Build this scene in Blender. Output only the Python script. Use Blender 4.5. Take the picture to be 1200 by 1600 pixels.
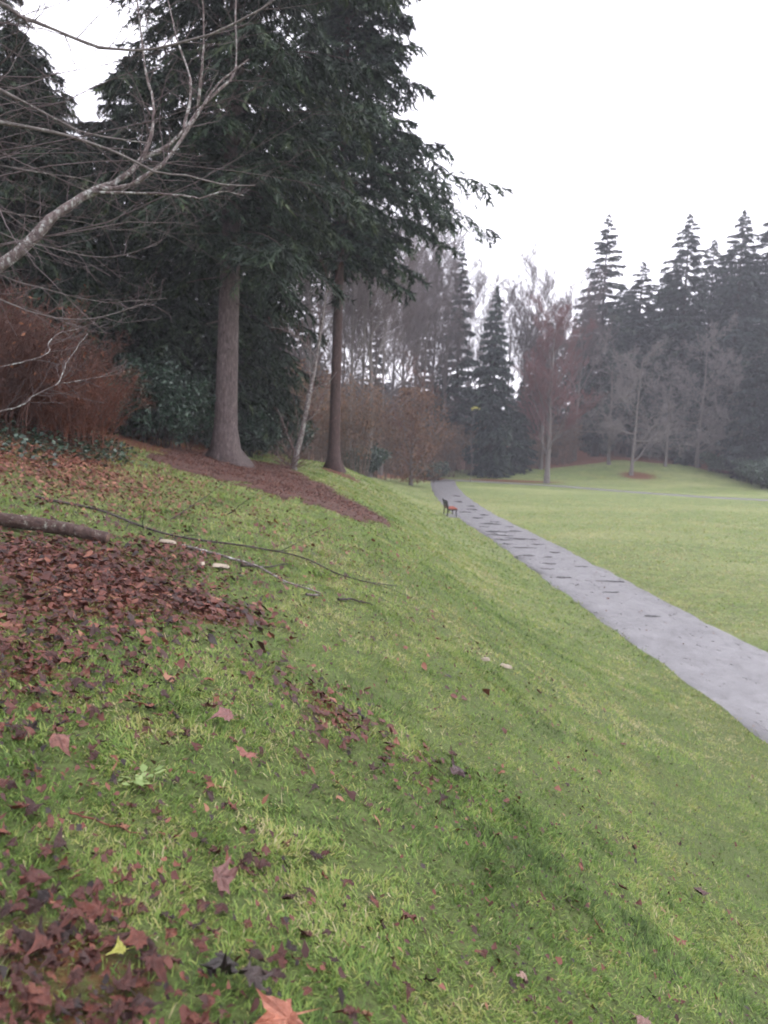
import bpy, math, random
import numpy as np

# ------------------------------------------------------------------ camera, sky, sun, exposure
S = bpy.context.scene
COL = S.collection
for o in list(bpy.data.objects):
    bpy.data.objects.remove(o)
R = math.radians
from mathutils import Matrix, Vector

cd = bpy.data.cameras.new('camera')
cam = bpy.data.objects.new('camera', cd)
COL.objects.link(cam)
cd.sensor_fit = 'VERTICAL'
cd.sensor_height = 24.0
cd.lens = 24.0 * 1250 / 1600
cd.clip_start = 0.05
cd.clip_end = 3000
cam.matrix_world = (Matrix.Translation((0, 0, 3.9)) @ Matrix.Rotation(R(90) - math.atan(110 / 1250), 4, 'X')
                    @ Matrix.Rotation(R(2.0), 4, 'Z'))
cd.dof.use_dof = True                  # small phone lens, focused on the slope a few steps ahead
cd.dof.focus_distance = 4.2
cd.dof.aperture_fstop = 2.0
S.camera = cam

SUN_EL, SUN_AZ = R(52), R(70)          # azimuth measured clockwise from +Y (view direction): high to the right
w = bpy.data.worlds.new('World')
S.world = w
w.use_nodes = True
wn, wl = w.node_tree.nodes, w.node_tree.links
wn.clear()
sky = wn.new('ShaderNodeTexSky')
sky.sky_type = 'NISHITA'
sky.sun_disc = False
sky.sun_elevation = SUN_EL
sky.sun_rotation = SUN_AZ
sky.dust_density = 3.0
cloud = wn.new('ShaderNodeMix')        # closed cloud deck over the clear sky
cloud.data_type = 'RGBA'
cloud.inputs[0].default_value = 0.9
cloud.inputs[7].default_value = (13.0, 12.7, 14.0, 1)
bg = wn.new('ShaderNodeBackground')
bg.inputs[1].default_value = 0.12
wo = wn.new('ShaderNodeOutputWorld')
wl.new(sky.outputs[0], cloud.inputs[6])
wl.new(cloud.outputs[2], bg.inputs[0])
wl.new(bg.outputs[0], wo.inputs[0])

sd = bpy.data.lights.new('sun', 'SUN')
sd.energy = 0.9
sd.angle = R(50)
sd.color = (1.0, 0.97, 0.93)
sun = bpy.data.objects.new('sun', sd)
COL.objects.link(sun)
sdir = Vector((math.sin(SUN_AZ) * math.cos(SUN_EL), math.cos(SUN_AZ) * math.cos(SUN_EL), math.sin(SUN_EL)))
sun.rotation_euler = sdir.to_track_quat('Z', 'Y').to_euler()

S.render.engine = 'CYCLES'
S.view_settings.view_transform = 'Standard'
S.view_settings.look = 'None'
S.view_settings.exposure = 0.85
S.view_settings.gamma = 1.0
S.view_settings.use_curve_mapping = False
C = S.cycles
C.max_bounces = 3
C.diffuse_bounces = 2
C.glossy_bounces = 2
C.transmission_bounces = 3
C.transparent_max_bounces = 4
C.volume_bounces = 0
C.use_adaptive_sampling = True
C.adaptive_threshold = 0.04
C.use_denoising = True
C.filter_width = 1.8
C.caustics_reflective = False
C.caustics_refractive = False

# ------------------------------------------------------------------ helpers
rng = np.random.default_rng(11)
_T = np.random.default_rng(5).random((256, 256))


def vnoise(x, y):
    xi = np.floor(x).astype(int); yi = np.floor(y).astype(int)
    fx = x - xi; fy = y - yi
    fx = fx * fx * (3 - 2 * fx); fy = fy * fy * (3 - 2 * fy)
    a = _T[xi & 255, yi & 255]; b = _T[(xi + 1) & 255, yi & 255]
    c = _T[xi & 255, (yi + 1) & 255]; d = _T[(xi + 1) & 255, (yi + 1) & 255]
    return (a * (1 - fx) + b * fx) * (1 - fy) + (c * (1 - fx) + d * fx) * fy


def fbm(x, y, s=1.0, o=3):
    v = 0; a = .5; t = 0
    for k in range(o):
        v = v + a * vnoise(x * s + 17 * k, y * s + 31 * k); t += a; a *= .5; s *= 2.1
    return v / t


def unit(v):
    return v / np.maximum(np.linalg.norm(v, axis=-1, keepdims=True), 1e-9)


def link(o, parent=None):
    COL.objects.link(o)
    if parent is not None:
        o.parent = parent
    return o


def mesh_np(name, V, Fc, mat, parent=None, tint=None, smooth=False, loc=None, pt=None):
    """one mesh object from arrays; Fc is an (m,3) or (m,4) array or a list of such arrays"""
    me = bpy.data.meshes.new(name)
    Fs = Fc if isinstance(Fc, list) else [Fc]
    Fs = [np.asarray(f, np.int32) for f in Fs if len(f)]
    V = np.asarray(V, np.float32)
    me.vertices.add(len(V)); me.vertices.foreach_set('co', V.ravel())
    nl = sum(f.size for f in Fs); nf = sum(len(f) for f in Fs)
    me.loops.add(nl); me.polygons.add(nf)
    me.loops.foreach_set('vertex_index', np.concatenate([f.ravel() for f in Fs]))
    cnt = np.concatenate([np.full(len(f), f.shape[1], np.int32) for f in Fs])
    st = np.zeros(nf, np.int32); st[1:] = np.cumsum(cnt)[:-1]
    me.polygons.foreach_set('loop_start', st)
    if smooth:
        me.polygons.foreach_set('use_smooth', np.ones(nf, bool))
    if tint is not None:
        a = me.attributes.new('tint', 'FLOAT', 'FACE'); a.data.foreach_set('value', np.asarray(tint, np.float32))
    if pt:
        for k, v in pt.items():
            a = me.attributes.new(k, 'FLOAT', 'POINT'); a.data.foreach_set('value', np.asarray(v, np.float32))
    me.update(calc_edges=True); me.validate()
    me.materials.append(mat)
    o = bpy.data.objects.new(name, me)
    if loc is not None:
        o.location = loc
    return link(o, parent)


def thing(name, label, cat, loc=(0, 0, 0), rz=0.0, group=None, scale=1.0):
    o = bpy.data.objects.new(name, None)
    o.empty_display_size = .3
    o.location = loc; o.rotation_euler = (0, 0, rz); o.scale = (scale,) * 3 if not hasattr(scale, '__len__') else scale
    return tag(link(o), label, cat, group)


def tag(o, label=None, cat=None, group=None, kind=None):
    for k, v in (('label', label), ('category', cat), ('group', group), ('kind', kind)):
        if v:
            o[k] = v
    return o


def clone(root, label, loc, rz=0.0, scale=1.0, group=None, name=None):
    r = root.copy(); COL.objects.link(r)
    if name:
        r.name = name
    r.location = loc; r.rotation_euler = (0, 0, rz); r.scale = (scale,) * 3 if not hasattr(scale, '__len__') else scale
    r['label'] = label
    if group:
        r['group'] = group
    for ch in list(root.children):
        c = ch.copy(); COL.objects.link(c); c.parent = r
        for g in list(ch.children):
            d = g.copy(); COL.objects.link(d); d.parent = c
    return r


def tubes(P, Rd, sides=5, cap=False):
    """P (B,n,3) polylines, Rd (B,n) radii -> verts, quads"""
    P = np.asarray(P, float); Rd = np.asarray(Rd, float)
    B, n, _ = P.shape
    T = unit(np.gradient(P, axis=1))
    ref = np.where(np.abs(T[:, :1, 2:3]) > .8, np.array([1., .13, 0]), np.array([.05, .08, 1.]))
    N1 = unit(np.cross(T, ref)); N2 = np.cross(T, N1)
    a = np.arange(sides) * 2 * np.pi / sides
    V = P[:, :, None, :] + Rd[:, :, None, None] * (np.cos(a)[:, None] * N1[:, :, None, :] + np.sin(a)[:, None] * N2[:, :, None, :])
    i = np.arange(B * n * sides).reshape(B, n, sides)
    j = np.roll(i, -1, axis=2)
    Q = np.stack([i[:, :-1], j[:, :-1], j[:, 1:], i[:, 1:]], -1).reshape(-1, 4)
    return V.reshape(-1, 3), Q


def join(parts):
    """list of (V, F) with equal face size -> one"""
    vs, fs, k = [], [], 0
    for V, Fc in parts:
        vs.append(V); fs.append(Fc + k); k += len(V)
    return np.concatenate(vs), np.concatenate(fs)


def resample(P, n):
    P = np.asarray(P, float); t = np.linspace(0, 1, len(P)); q = np.linspace(0, 1, n)
    m = np.gradient(P, t, axis=0)
    i = np.clip(np.searchsorted(t, q) - 1, 0, len(P) - 2); h = (t[i + 1] - t[i])[:, None]; s = ((q - t[i])[:, None]) / h
    return ((2 * s**3 - 3 * s**2 + 1) * P[i] + (s**3 - 2 * s**2 + s) * h * m[i] + (-2 * s**3 + 3 * s**2) * P[i + 1] + (s**3 - s**2) * h * m[i + 1])


def sprout(g, P, Rd, k, ang, length, n=5, t0=.2, t1=1., trop=0., wig=.15, rr=.5, rmin=.003, flat=None):
    """k children on every polyline of P. length: (lo,hi) factor of the parent's length."""
    B, m, _ = P.shape
    seg = np.linalg.norm(np.diff(P, axis=1), axis=2); L = seg.sum(1)
    t = t0 + (t1 - t0) * (np.arange(k)[None] + g.random((B, k))) / k
    f = t * (m - 1); i = np.minimum(f.astype(int), m - 2); fr = (f - i)[..., None]
    bi = np.arange(B)[:, None]
    A = P[bi, i] * (1 - fr) + P[bi, i + 1] * fr
    T = unit(P[bi, i + 1] - P[bi, i])
    r0 = (Rd[bi, i] * (1 - fr[..., 0]) + Rd[bi, i + 1] * fr[..., 0])
    rv = g.normal(size=A.shape)
    if flat is not None:
        rv[..., 2] *= flat
    side = unit(rv - (rv * T).sum(-1, keepdims=True) * T)
    an = ang * g.uniform(.7, 1.3, (B, k, 1))
    D = unit(T * np.cos(an) + side * np.sin(an))
    Lc = L[:, None] * g.uniform(length[0], length[1], (B, k)) * (1 - .45 * t)
    A = A.reshape(-1, 3); D = D.reshape(-1, 3); Lc = Lc.ravel(); r0 = np.maximum(r0.ravel() * rr, rmin)
    Q = np.zeros((len(A), n, 3)); Q[:, 0] = A
    for s in range(1, n):
        D = unit(D + g.normal(size=D.shape) * wig + np.array([0, 0, trop]))
        Q[:, s] = Q[:, s - 1] + D * (Lc / (n - 1))[:, None]
    taper = np.linspace(1, .25, n)
    return Q, np.maximum(r0[:, None] * taper[None], rmin * .6)


def kites(A, D, W, l, wd):
    """slim triangles from base points A along D, width vector W"""
    V = np.stack([A - W * wd[:, None], A + W * wd[:, None], A + D * l[:, None]], 1)
    n = len(A)
    return V.reshape(-1, 3), np.arange(n * 3).reshape(n, 3)


# ------------------------------------------------------------------ material helpers
def new_mat(name):
    m = bpy.data.materials.new(name); m.use_nodes = True
    nt = m.node_tree
    return m, nt, nt.nodes['Principled BSDF']


def nd(nt, typ, **kw):
    n = nt.nodes.new(typ)
    for k, v in kw.items():
        if k.startswith('i_'):
            key = k[2:]
            n.inputs[int(key) if key.isdigit() else key.replace('_', ' ')].default_value = v
        else:
            setattr(n, k, v)
    return n


def ramp(nt, fac, stops):
    r = nt.nodes.new('ShaderNodeValToRGB'); e = r.color_ramp.elements
    while len(e) < len(stops):
        e.new(.5)
    for x, (p, c) in zip(e, stops):
        x.position = p; x.color = (*c, 1) if len(c) == 3 else c
    if fac is not None:
        nt.links.new(fac, r.inputs[0])
    return r


def noise(nt, scale, detail=4, vec=None, rough=.6, dist=0):
    n = nd(nt, 'ShaderNodeTexNoise'); n.inputs['Scale'].default_value = scale; n.inputs['Detail'].default_value = detail
    n.inputs['Roughness'].default_value = rough; n.inputs['Distortion'].default_value = dist
    if vec is not None:
        nt.links.new(vec, n.inputs['Vector'])
    return n


def mixc(nt, fac, a, b, mode='MIX'):
    m = nt.nodes.new('ShaderNodeMix'); m.data_type = 'RGBA'; m.blend_type = mode
    for s, k in ((fac, 0), (a, 6), (b, 7)):
        if hasattr(s, 'links'):
            nt.links.new(s, m.inputs[k])
        elif k == 0:
            m.inputs[0].default_value = s
        else:
            m.inputs[k].default_value = (*s, 1)
    return m.outputs[2]


def bumpy(nt, b, h, strength, dist=.02):
    n = nd(nt, 'ShaderNodeBump', i_Strength=strength, i_Distance=dist)
    nt.links.new(h, n.inputs['Height']); nt.links.new(n.outputs[0], b.inputs['Normal'])


def coords(nt, scale=(1, 1, 1)):
    t = nd(nt, 'ShaderNodeTexCoord'); m = nd(nt, 'ShaderNodeMapping'); m.inputs['Scale'].default_value = scale
    nt.links.new(t.outputs['Object'], m.inputs[0])
    return m.outputs[0]


def mat_bark(name, c0, c1, c2, sc=9, stretch=.18, bump=.8, lichen=None, rough=.85):
    m, nt, b = new_mat(name)
    v = coords(nt, (1, 1, stretch))
    n1 = noise(nt, sc, 6, v, .65, .4); n2 = noise(nt, sc * .22, 3, coords(nt))
    c = ramp(nt, n1.outputs[0], [(.3, c0), (.52, c1), (.72, c2)]).outputs[0]
    c = mixc(nt, ramp(nt, n2.outputs[0], [(.35, (0, 0, 0)), (.7, (.6, .6, .6))]).outputs[0], c, tuple(.6 * (a + d) for a, d in zip(c0, c1)))
    if lichen:
        n3 = noise(nt, 19, 5, coords(nt, (1, 1, .7)), .75)
        c = mixc(nt, ramp(nt, n3.outputs[0], [(lichen[1], (0, 0, 0)), (lichen[1] + .14, (1, 1, 1))]).outputs[0], c, lichen[0])
    nt.links.new(c, b.inputs['Base Color']); b.inputs['Roughness'].default_value = rough
    b.inputs['Specular IOR Level'].default_value = .3
    bumpy(nt, b, n1.outputs[0], bump, .03)
    return m


def mat_leafy(name, stops, rough=.55, trans=.25, spec=.35, objvar=.15, attr=True):
    """foliage / blades / twigs coloured by the per-face tint and by object"""
    m, nt, b = new_mat(name)
    oi = nd(nt, 'ShaderNodeObjectInfo')
    if attr:
        f = nd(nt, 'ShaderNodeAttribute', attribute_name='tint').outputs['Fac']
    else:
        f = oi.outputs['Random']
    c = ramp(nt, f, stops).outputs[0]
    hs = nd(nt, 'ShaderNodeHueSaturation')
    mr = nd(nt, 'ShaderNodeMapRange', i_3=1 - objvar, i_4=1 + objvar)
    nt.links.new(oi.outputs['Random'], mr.inputs[0]); nt.links.new(mr.outputs[0], hs.inputs['Value'])
    nt.links.new(c, hs.inputs['Color']); c = hs.outputs[0]
    nt.links.new(c, b.inputs['Base Color']); b.inputs['Roughness'].default_value = rough
    b.inputs['Specular IOR Level'].default_value = spec
    if trans:
        tr = nd(nt, 'ShaderNodeBsdfTranslucent'); nt.links.new(c, tr.inputs[0])
        mx = nd(nt, 'ShaderNodeMixShader', i_0=trans)
        nt.links.new(b.outputs[0], mx.inputs[1]); nt.links.new(tr.outputs[0], mx.inputs[2])
        nt.links.new(mx.outputs[0], nt.nodes['Material Output'].inputs[0])
    return m


# ------------------------------------------------------------------ terrain
PY = np.array([-60, 0, 11.2, 16.6, 24.6, 33, 45, 60, 72, 85, 100.])
PX = np.array([6.9, 6.8, 6.55, 6.35, 6.02, 5.7, 5.05, 5.0, 5.4, 6.1, 7.0])
UU = np.array([-500, 0, 1.5, 2.6, 4.0, 5.2, 6.3, 7.6, 10, 12, 16, 30, 60, 500.])
ZZ = np.array([0, 0, 0, .2, .82, 1.52, 2.16, 2.70, 3.02, 3.5, 4.6, 9, 16, 60.])


def pathx(y):
    y = np.asarray(y, float); m = np.gradient(PX, PY); i = np.clip(np.searchsorted(PY, y) - 1, 0, len(PY) - 2)
    h = PY[i + 1] - PY[i]; t = np.clip((y - PY[i]) / h, 0, 1)
    return (2 * t**3 - 3 * t**2 + 1) * PX[i] + (t**3 - 2 * t**2 + t) * h * m[i] + (-2 * t**3 + 3 * t**2) * PX[i + 1] + (t**3 - t**2) * h * m[i + 1]


def sstep(a, b, x):
    t = np.clip((x - a) / (b - a), 0, 1)
    return t * t * (3 - 2 * t)


def height(x, y):
    x = np.asarray(x, float); y = np.asarray(y, float)
    u = pathx(y) - x
    z = sum(np.interp(u + d, UU, ZZ) for d in (-.6, -.3, 0, .3, .6)) / 5
    z = np.where(u < 1.5, 0, z * sstep(1.3, 2.2, u))
    z = z * (1 - sstep(34, 80, y) * sstep(0, 3, u) * (1 - sstep(9, 15, u) * .6) * .74)
    z = z + sstep(84, 104, y) + 1.3 * np.exp(-((x - 33) / 11)**2 - ((y - 103) / 9)**2) + np.maximum(y - 104, 0) * .06 + sstep(99, 114, y) * 1.0
    z = z + sstep(40, 75, x) * 2.5 * sstep(60, 90, y)
    off = sstep(1.6, 3.5, np.abs(u)) * (1 - sstep(78, 84, y) * (1 - sstep(90, 96, y)))
    bmp = np.sin(x * 1.3 + .7 * np.sin(y * .9)) * np.sin(y * 1.1 + x * .4 + 1) * .6 + np.sin(x * 3.1 + y * .7) * np.sin(y * 2.7 - x * 1.1 + 2) * .3
    return z + bmp * .05 * off * np.where(u < 0, .35, 1)


def hz(x, y):
    return float(height(x, y))


MULCH = np.array([(-5.1, 16.9), (-5.6, 20.46), (-5.4, 23.9), (-4.26, 25.6), (-3.4, 27.4), (-2.3, 22.6), (-1.26, 19.5), (-.46, 18.9), (.12, 17.9),
                  (-.48, 15.2), (-1.13, 14.2), (-1.85, 14.5), (-2.94, 16.5), (-3.7, 17.2), (-4.45, 16.9)])


def inpoly(x, y, poly):
    ins = np.zeros(np.shape(x), bool); n = len(poly)
    for i in range(n):
        x0, y0 = poly[i]; x1, y1 = poly[(i + 1) % n]
        c = ((y0 > y) != (y1 > y)) & (x < (x1 - x0) * (y - y0) / (y1 - y0 + 1e-12) + x0)
        ins ^= c
    return ins


def mulch_mask(x, y):
    wx = x + (fbm(x, y, 1.7) - .5) * .9; wy = y + (fbm(x + 40, y, 1.7) - .5) * 2.2
    return inpoly(wx, wy, MULCH)


def woods(x, y):
    """0 on the lawn, 1 on leaf-covered woodland floor"""
    u = pathx(y) - x
    e = np.interp(y, [0, 8, 14, 22, 35, 60, 80, 90], [13.5, 12.0, 11.4, 11.6, 10.6, 7.4, 4.6, 3.0])
    wv = (fbm(x, y, .5) - .5) * 2.4
    a = sstep(-.5, .6, u - e + wv)
    edge = 98.5 + 5 * np.exp(-((x - 33) / 12)**2) - 10 * sstep(38, 50, x)
    b = sstep(-1.5, 1.5, y - edge + (fbm(x, y, .2) - .5) * 6)
    c = .9 * np.exp(-((x - 14) / 7)**2 - ((y - 87.5) / 1.8)**2) + .72 * np.exp(-((x - 29.6) / 3.2)**2 - ((y - 94) / 3.5)**2)
    c = np.maximum(c, 1.2 * np.exp(-((x + 1.9 - .25 * (31.5 - y)) / .8)**2 - ((y - 31) / 1.8)**2))
    c = np.maximum(c, 1.0 * np.exp(-((x - 4.6) / 2.6)**2 - ((y - 86.5) / 3.0)**2))
    return np.clip(np.maximum(np.maximum(a, b), c), 0, 1)


# drifts: x, y, spread x, spread y, count
DRIFT = [(-4.7, 10.8, .8, 1.1, 900), (-4.1, 11.4, .7, 1.0, 520), (-4.5, 13.6, .7, 1.6, 450), (-5.4, 12.4, .8, 1.2, 1000), (-3.5, 8.4, .5, .6, 90), (-2.4, 5.9, .55, .5, 420), (-1.95, 6.0, .45, .55, 360),
         (-2.0, 7.2, .3, .35, 200), (-2.9, 6.0, .5, .6, 420), (-2.0, 4.5, .45, .45, 260), (-1.75, 5.0, .4, .4, 230), (-1.25, 5.5, .25, .22, 110), (-1.1, 5.4, .2, .2, 60), (-1.75, 3.7, .3, .35, 150), (-1.4, 3.2, .35, .3, 80),
         (-1.9, 3.2, .35, .4, 110), (-.85, 3.3, .25, .18, 26), (-.54, 4.36, .12, .12, 22), (-.3, 4.2, .16, .2, 70), (-.14, 4.2, .16, .25, 46), (-.05, 3.8, .2, .25, 30), (.2, 3.8, .25, .3, 24), (-1.1, 2.7, .2, .15, 16),
         (-.85, 1.95, .16, .14, 46), (-.68, 1.88, .14, .14, 44), (-.8, 1.7, .18, .16, 56), (-.6, 1.75, .14, .14, 44), (-.65, 1.55, .2, .15, 50), (-.45, 2.3, .14, .16, 22), (-.38, 1.98, .12, .1, 14), (-.1, 2.15, .2, .2, 12),
         (-.1, 1.75, .3, .2, 22), (-.55, 2.7, .3, .25, 18), (-.6, 7.0, .6, .8, 70), (-3.0, 9.3, 1.2, 1.4, 170), (-1.8, 9.5, 1.6, 1.8, 130), (-2.4, 12.5, 1.6, 2.4, 170)]


def drift(x, y):
    """how thickly old leaves lie on the turf (0 none, 1 and more a closed mat)"""
    s = 0
    for dx, dy, sx_, sy_, c in DRIFT:
        s = s + c / (sx_ * sy_ * 7.9) * np.exp(-.5 * (((x - dx) / sx_ / 1.12)**2 + ((y - dy) / sy_ / 1.12)**2))
    return s / 420. * (.45 + .55 * sstep(2.4, 3.4, y)) * (.55 + .9 * fbm(x, y, 2.6, 3))

# ------------------------------------------------------------------ ground
def ground_material():
    m, nt, b = new_mat('ground_turf')
    v = coords(nt)
    lit = nd(nt, 'ShaderNodeAttribute', attribute_name='litter').outputs['Fac']
    n1 = noise(nt, .35, 5, v); n2 = noise(nt, 9, 6, v, .7); n3 = noise(nt, 60, 4, v, .7); n4 = noise(nt, 1.6, 5, v, .65)
    g = ramp(nt, n1.outputs[0], [(.3, (.175, .25, .075)), (.5, (.22, .285, .092)), (.68, (.265, .295, .10))]).outputs[0]
    g = mixc(nt, ramp(nt, n4.outputs[0], [(.42, (0, 0, 0)), (.62, (.75, .75, .75))]).outputs[0], g, (.13, .175, .066))
    g = mixc(nt, ramp(nt, n2.outputs[0], [(.47, (0, 0, 0)), (.62, (.85, .85, .85))]).outputs[0], g, (.06, .045, .028))
    g = mixc(nt, .55, g, ramp(nt, n3.outputs[0], [(.3, (.35, .35, .35)), (.7, (1, 1, 1))]).outputs[0], 'MULTIPLY')
    nb_ = noise(nt, .16, 4, coords(nt, (.45, 1, 1)), .6, .6)
    g = mixc(nt, ramp(nt, nb_.outputs[0], [(.46, (0, 0, 0)), (.7, (.55, .55, .55))]).outputs[0], g, (.27, .28, .13))
    soil = ramp(nt, noise(nt, 34, 6, v, .75).outputs[0], [(.3, (.03, .028, .016)), (.44, (.072, .09, .03)), (.58, (.105, .15, .042)), (.72, (.115, .105, .06))]).outputs[0]
    g = mixc(nt, nd(nt, 'ShaderNodeAttribute', attribute_name='thatch').outputs['Fac'], g, soil)
    l = ramp(nt, noise(nt, 14, 6, v, .75).outputs[0], [(.3, (.035, .02, .014)), (.5, (.11, .045, .025)), (.62, (.19, .075, .04)), (.75, (.08, .05, .03))]).outputs[0]
    lf = nd(nt, 'ShaderNodeMath', operation='ADD'); nt.links.new(lit, lf.inputs[0])
    ns = nd(nt, 'ShaderNodeMath', operation='MULTIPLY_ADD', i_1=.7, i_2=-.35); nt.links.new(noise(nt, 3.5, 6, v, .7).outputs[0], ns.inputs[0])
    nt.links.new(ns.outputs[0], lf.inputs[1])
    c = mixc(nt, ramp(nt, lf.outputs[0], [(.4, (0, 0, 0)), (.6, (1, 1, 1))]).outputs[0], g, l)
    nt.links.new(c, b.inputs['Base Color']); b.inputs['Roughness'].default_value = .8
    b.inputs['Specular IOR Level'].default_value = .16
    bumpy(nt, b, n3.outputs[0], .8, .04)
    return m


gx = np.unique(np.round(np.concatenate([np.linspace(-260, -60, 26), np.linspace(-60, -14, 47), np.arange(-14, 16, .28), np.linspace(16, 60, 60), np.linspace(60, 260, 26)]), 3))
gy = np.unique(np.round(np.concatenate([np.linspace(-40, -2, 20), np.arange(-2, 34, .3), np.linspace(34, 112, 110), np.linspace(110, 330, 40)]), 3))
X, Y = np.meshgrid(gx, gy)
nx, ny = len(gx), len(gy)
Vg = np.stack([X, Y, height(X, Y)], -1).reshape(-1, 3)
I = np.arange(nx * ny).reshape(ny, nx)
Q = np.stack([I[:-1, :-1], I[:-1, 1:], I[1:, 1:], I[1:, :-1]], -1).reshape(-1, 4)
ground = mesh_np('ground', Vg, Q, ground_material(), smooth=True, pt={'litter': np.clip(np.maximum(woods(X, Y), .75 * np.minimum(drift(X, Y), 1.1)), 0, 1).ravel(), 'thatch': ((1 - sstep(7, 26, np.hypot(X, Y))) * .92).ravel()})
tag(ground, 'mossy park lawn sloping down from the woods to the path', 'ground', kind='structure')


def asphalt():
    m, nt, b = new_mat('wet_asphalt')
    v = coords(nt)
    n1 = noise(nt, 1.1, 5, v, .6); n2 = noise(nt, 160, 3, v, .8); n3 = noise(nt, 5, 5, coords(nt, (1, .45, 1)), .65)
    c = ramp(nt, n1.outputs[0], [(.3, (.14, .136, .142)), (.55, (.19, .185, .192)), (.75, (.235, .228, .235))]).outputs[0]
    c = mixc(nt, .55, c, ramp(nt, noise(nt, 38, 5, v, .8).outputs[0], [(.34, (.45, .45, .45)), (.62, (1.1, 1.1, 1.1))]).outputs[0], 'MULTIPLY')
    c = mixc(nt, .35, c, ramp(nt, n2.outputs[0], [(.3, (.3, .3, .3)), (.7, (1, 1, 1))]).outputs[0], 'MULTIPLY')
    n5 = noise(nt, 2.2, 6, coords(nt, (1, .6, 1)), .7)
    c = mixc(nt, ramp(nt, n3.outputs[0], [(.52, (0, 0, 0)), (.66, (.7, .7, .7))]).outputs[0], c, (.07, .065, .065))
    c = mixc(nt, ramp(nt, n5.outputs[0], [(.5, (0, 0, 0)), (.62, (.6, .6, .6))]).outputs[0], c, (.09, .086, .09))
    nt.links.new(c, b.inputs['Base Color'])
    r = ramp(nt, n3.outputs[0], [(.35, (.5, .5, .5)), (.55, (.38, .38, .38)), (.7, (.2, .2, .2))])
    nt.links.new(r.outputs[0], b.inputs['Roughness']); b.inputs['Specular IOR Level'].default_value = .5
    bumpy(nt, b, noise(nt, 60, 6, v, .8).outputs[0], .6, .008)
    return m


ASPH = asphalt()


def strip(name, cx, cy, halfw, mat, zoff, seed, parent=None):
    """a path sheet along a centre line, with ragged edges that dip into the turf"""
    P = np.stack([cx, cy], -1); T = np.gradient(P, axis=0); T /= np.linalg.norm(T, axis=1, keepdims=True)
    N = np.stack([T[:, 1], -T[:, 0]], -1)
    s = np.cumsum(np.r_[0, np.linalg.norm(np.diff(P, axis=0), axis=1)])
    rows = []
    for k, o in enumerate((-1.06, -1, -.6, -.2, .2, .6, 1, 1.06)):
        rag = (fbm(s * 1.0 + seed, s * 0 + o * 9, .9, 4) - .5) * (.28 if abs(o) >= 1 else 0) * np.sign(o)
        q = P + N * (o * halfw + rag)[:, None]
        z = height(q[:, 0], q[:, 1]) + zoff - (.05 if abs(o) > 1.03 else 0)
        rows.append(np.c_[q, z])
    V = np.stack(rows, 1); n, k = V.shape[:2]
    I = np.arange(n * k).reshape(n, k)
    Fq = np.stack([I[:-1, :-1], I[:-1, 1:], I[1:, 1:], I[1:, :-1]], -1).reshape(-1, 4)
    return mesh_np(name, V.reshape(-1, 3), Fq, mat, smooth=True, parent=parent)


ys = np.concatenate([np.arange(-18, 40, .25), np.arange(40, 85.6, .5)])
path = tag(strip('path', pathx(ys), ys, 1.2, ASPH, .016, 3), 'wet grey asphalt footpath running straight along the foot of the slope', 'path', kind='structure')
XP = resample([(6.1, 85.8, 0), (11, 84.6, 0), (17, 82, 0), (21, 77, 0), (27.3, 71.3, 0), (34, 68.6, 0), (44, 66, 0), (60, 62, 0), (90, 58, 0)], 150)
xpath = tag(strip('cross_path', XP[:, 0], XP[:, 1], 1.1, ASPH, .024, 8), 'thin grey cross path curving away over the far lawn', 'path', kind='structure')

pm, nt, b = new_mat('puddle_water')
b.inputs['Base Color'].default_value = (.05, .048, .05, 1); b.inputs['Roughness'].default_value = .2
b.inputs['Specular IOR Level'].default_value = .5
g = np.random.default_rng(3)
for px, py, rx, ry in [(5.1, 36, .5, .9), (5.7, 33.5, .55, .8), (5.0, 33, .35, .6), (6.0, 36.5, .3, .8), (5.3, 39.5, .45, .9), (5.0, 42.5, .35, .8), (5.6, 44.5, .3, .8),
                       (5.4, 30.6, .5, .35), (5.2, 28.4, .3, .4), (6.4, 29.5, .25, .4), (5.6, 26.6, .22, .35), (5.45, 23.8, .28, .35), (6.9, 23.4, .42, .42), (6.3, 21.6, .2, .3),
                       (5.3, 48, .4, .9), (5.0, 54, .35, 1.3), (6.4, 18.6, .22, .25), (5.7, 40.6, .25, .5), (6.2, 31.8, .3, .35), (4.8, 38, .22, .5), (6.1, 38.4, .2, .5), (5.2, 34.6, .6, .5), (6.3, 33.4, .22, .4), (4.9, 35.1, .2, .4),
                       (5.9, 28.2, .18, .3), (5.3, 25.4, .2, .3), (6.6, 26.2, .2, .3), (4.7, 46, .3, .9), (5.5, 50.5, .3, 1.0), (5.4, 60, .3, 1.4), (5.0, 31.6, .3, .3)]:
    a = np.linspace(0, 2 * np.pi, 28, endpoint=False)
    rr = 1 + .2 * np.sin(a * 2 + g.random() * 6) + .16 * np.sin(a * 3 + g.random() * 6) + .15 * np.sin(a * 5 + g.random() * 6)
    x = px + np.cos(a) * rx * rr * .95; y = py + np.sin(a) * ry * rr * .34
    xl = pathx(y); x = np.clip(x, xl - 1.1, xl + 1.1)
    V = np.c_[x, y, np.full(28, .021)]
    V = np.r_[V, [[px, py, .0215]]]
    mesh_np('puddle', V, np.stack([np.arange(28), np.roll(np.arange(28), -1), np.full(28, 28)], -1), pm, parent=path)

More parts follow.
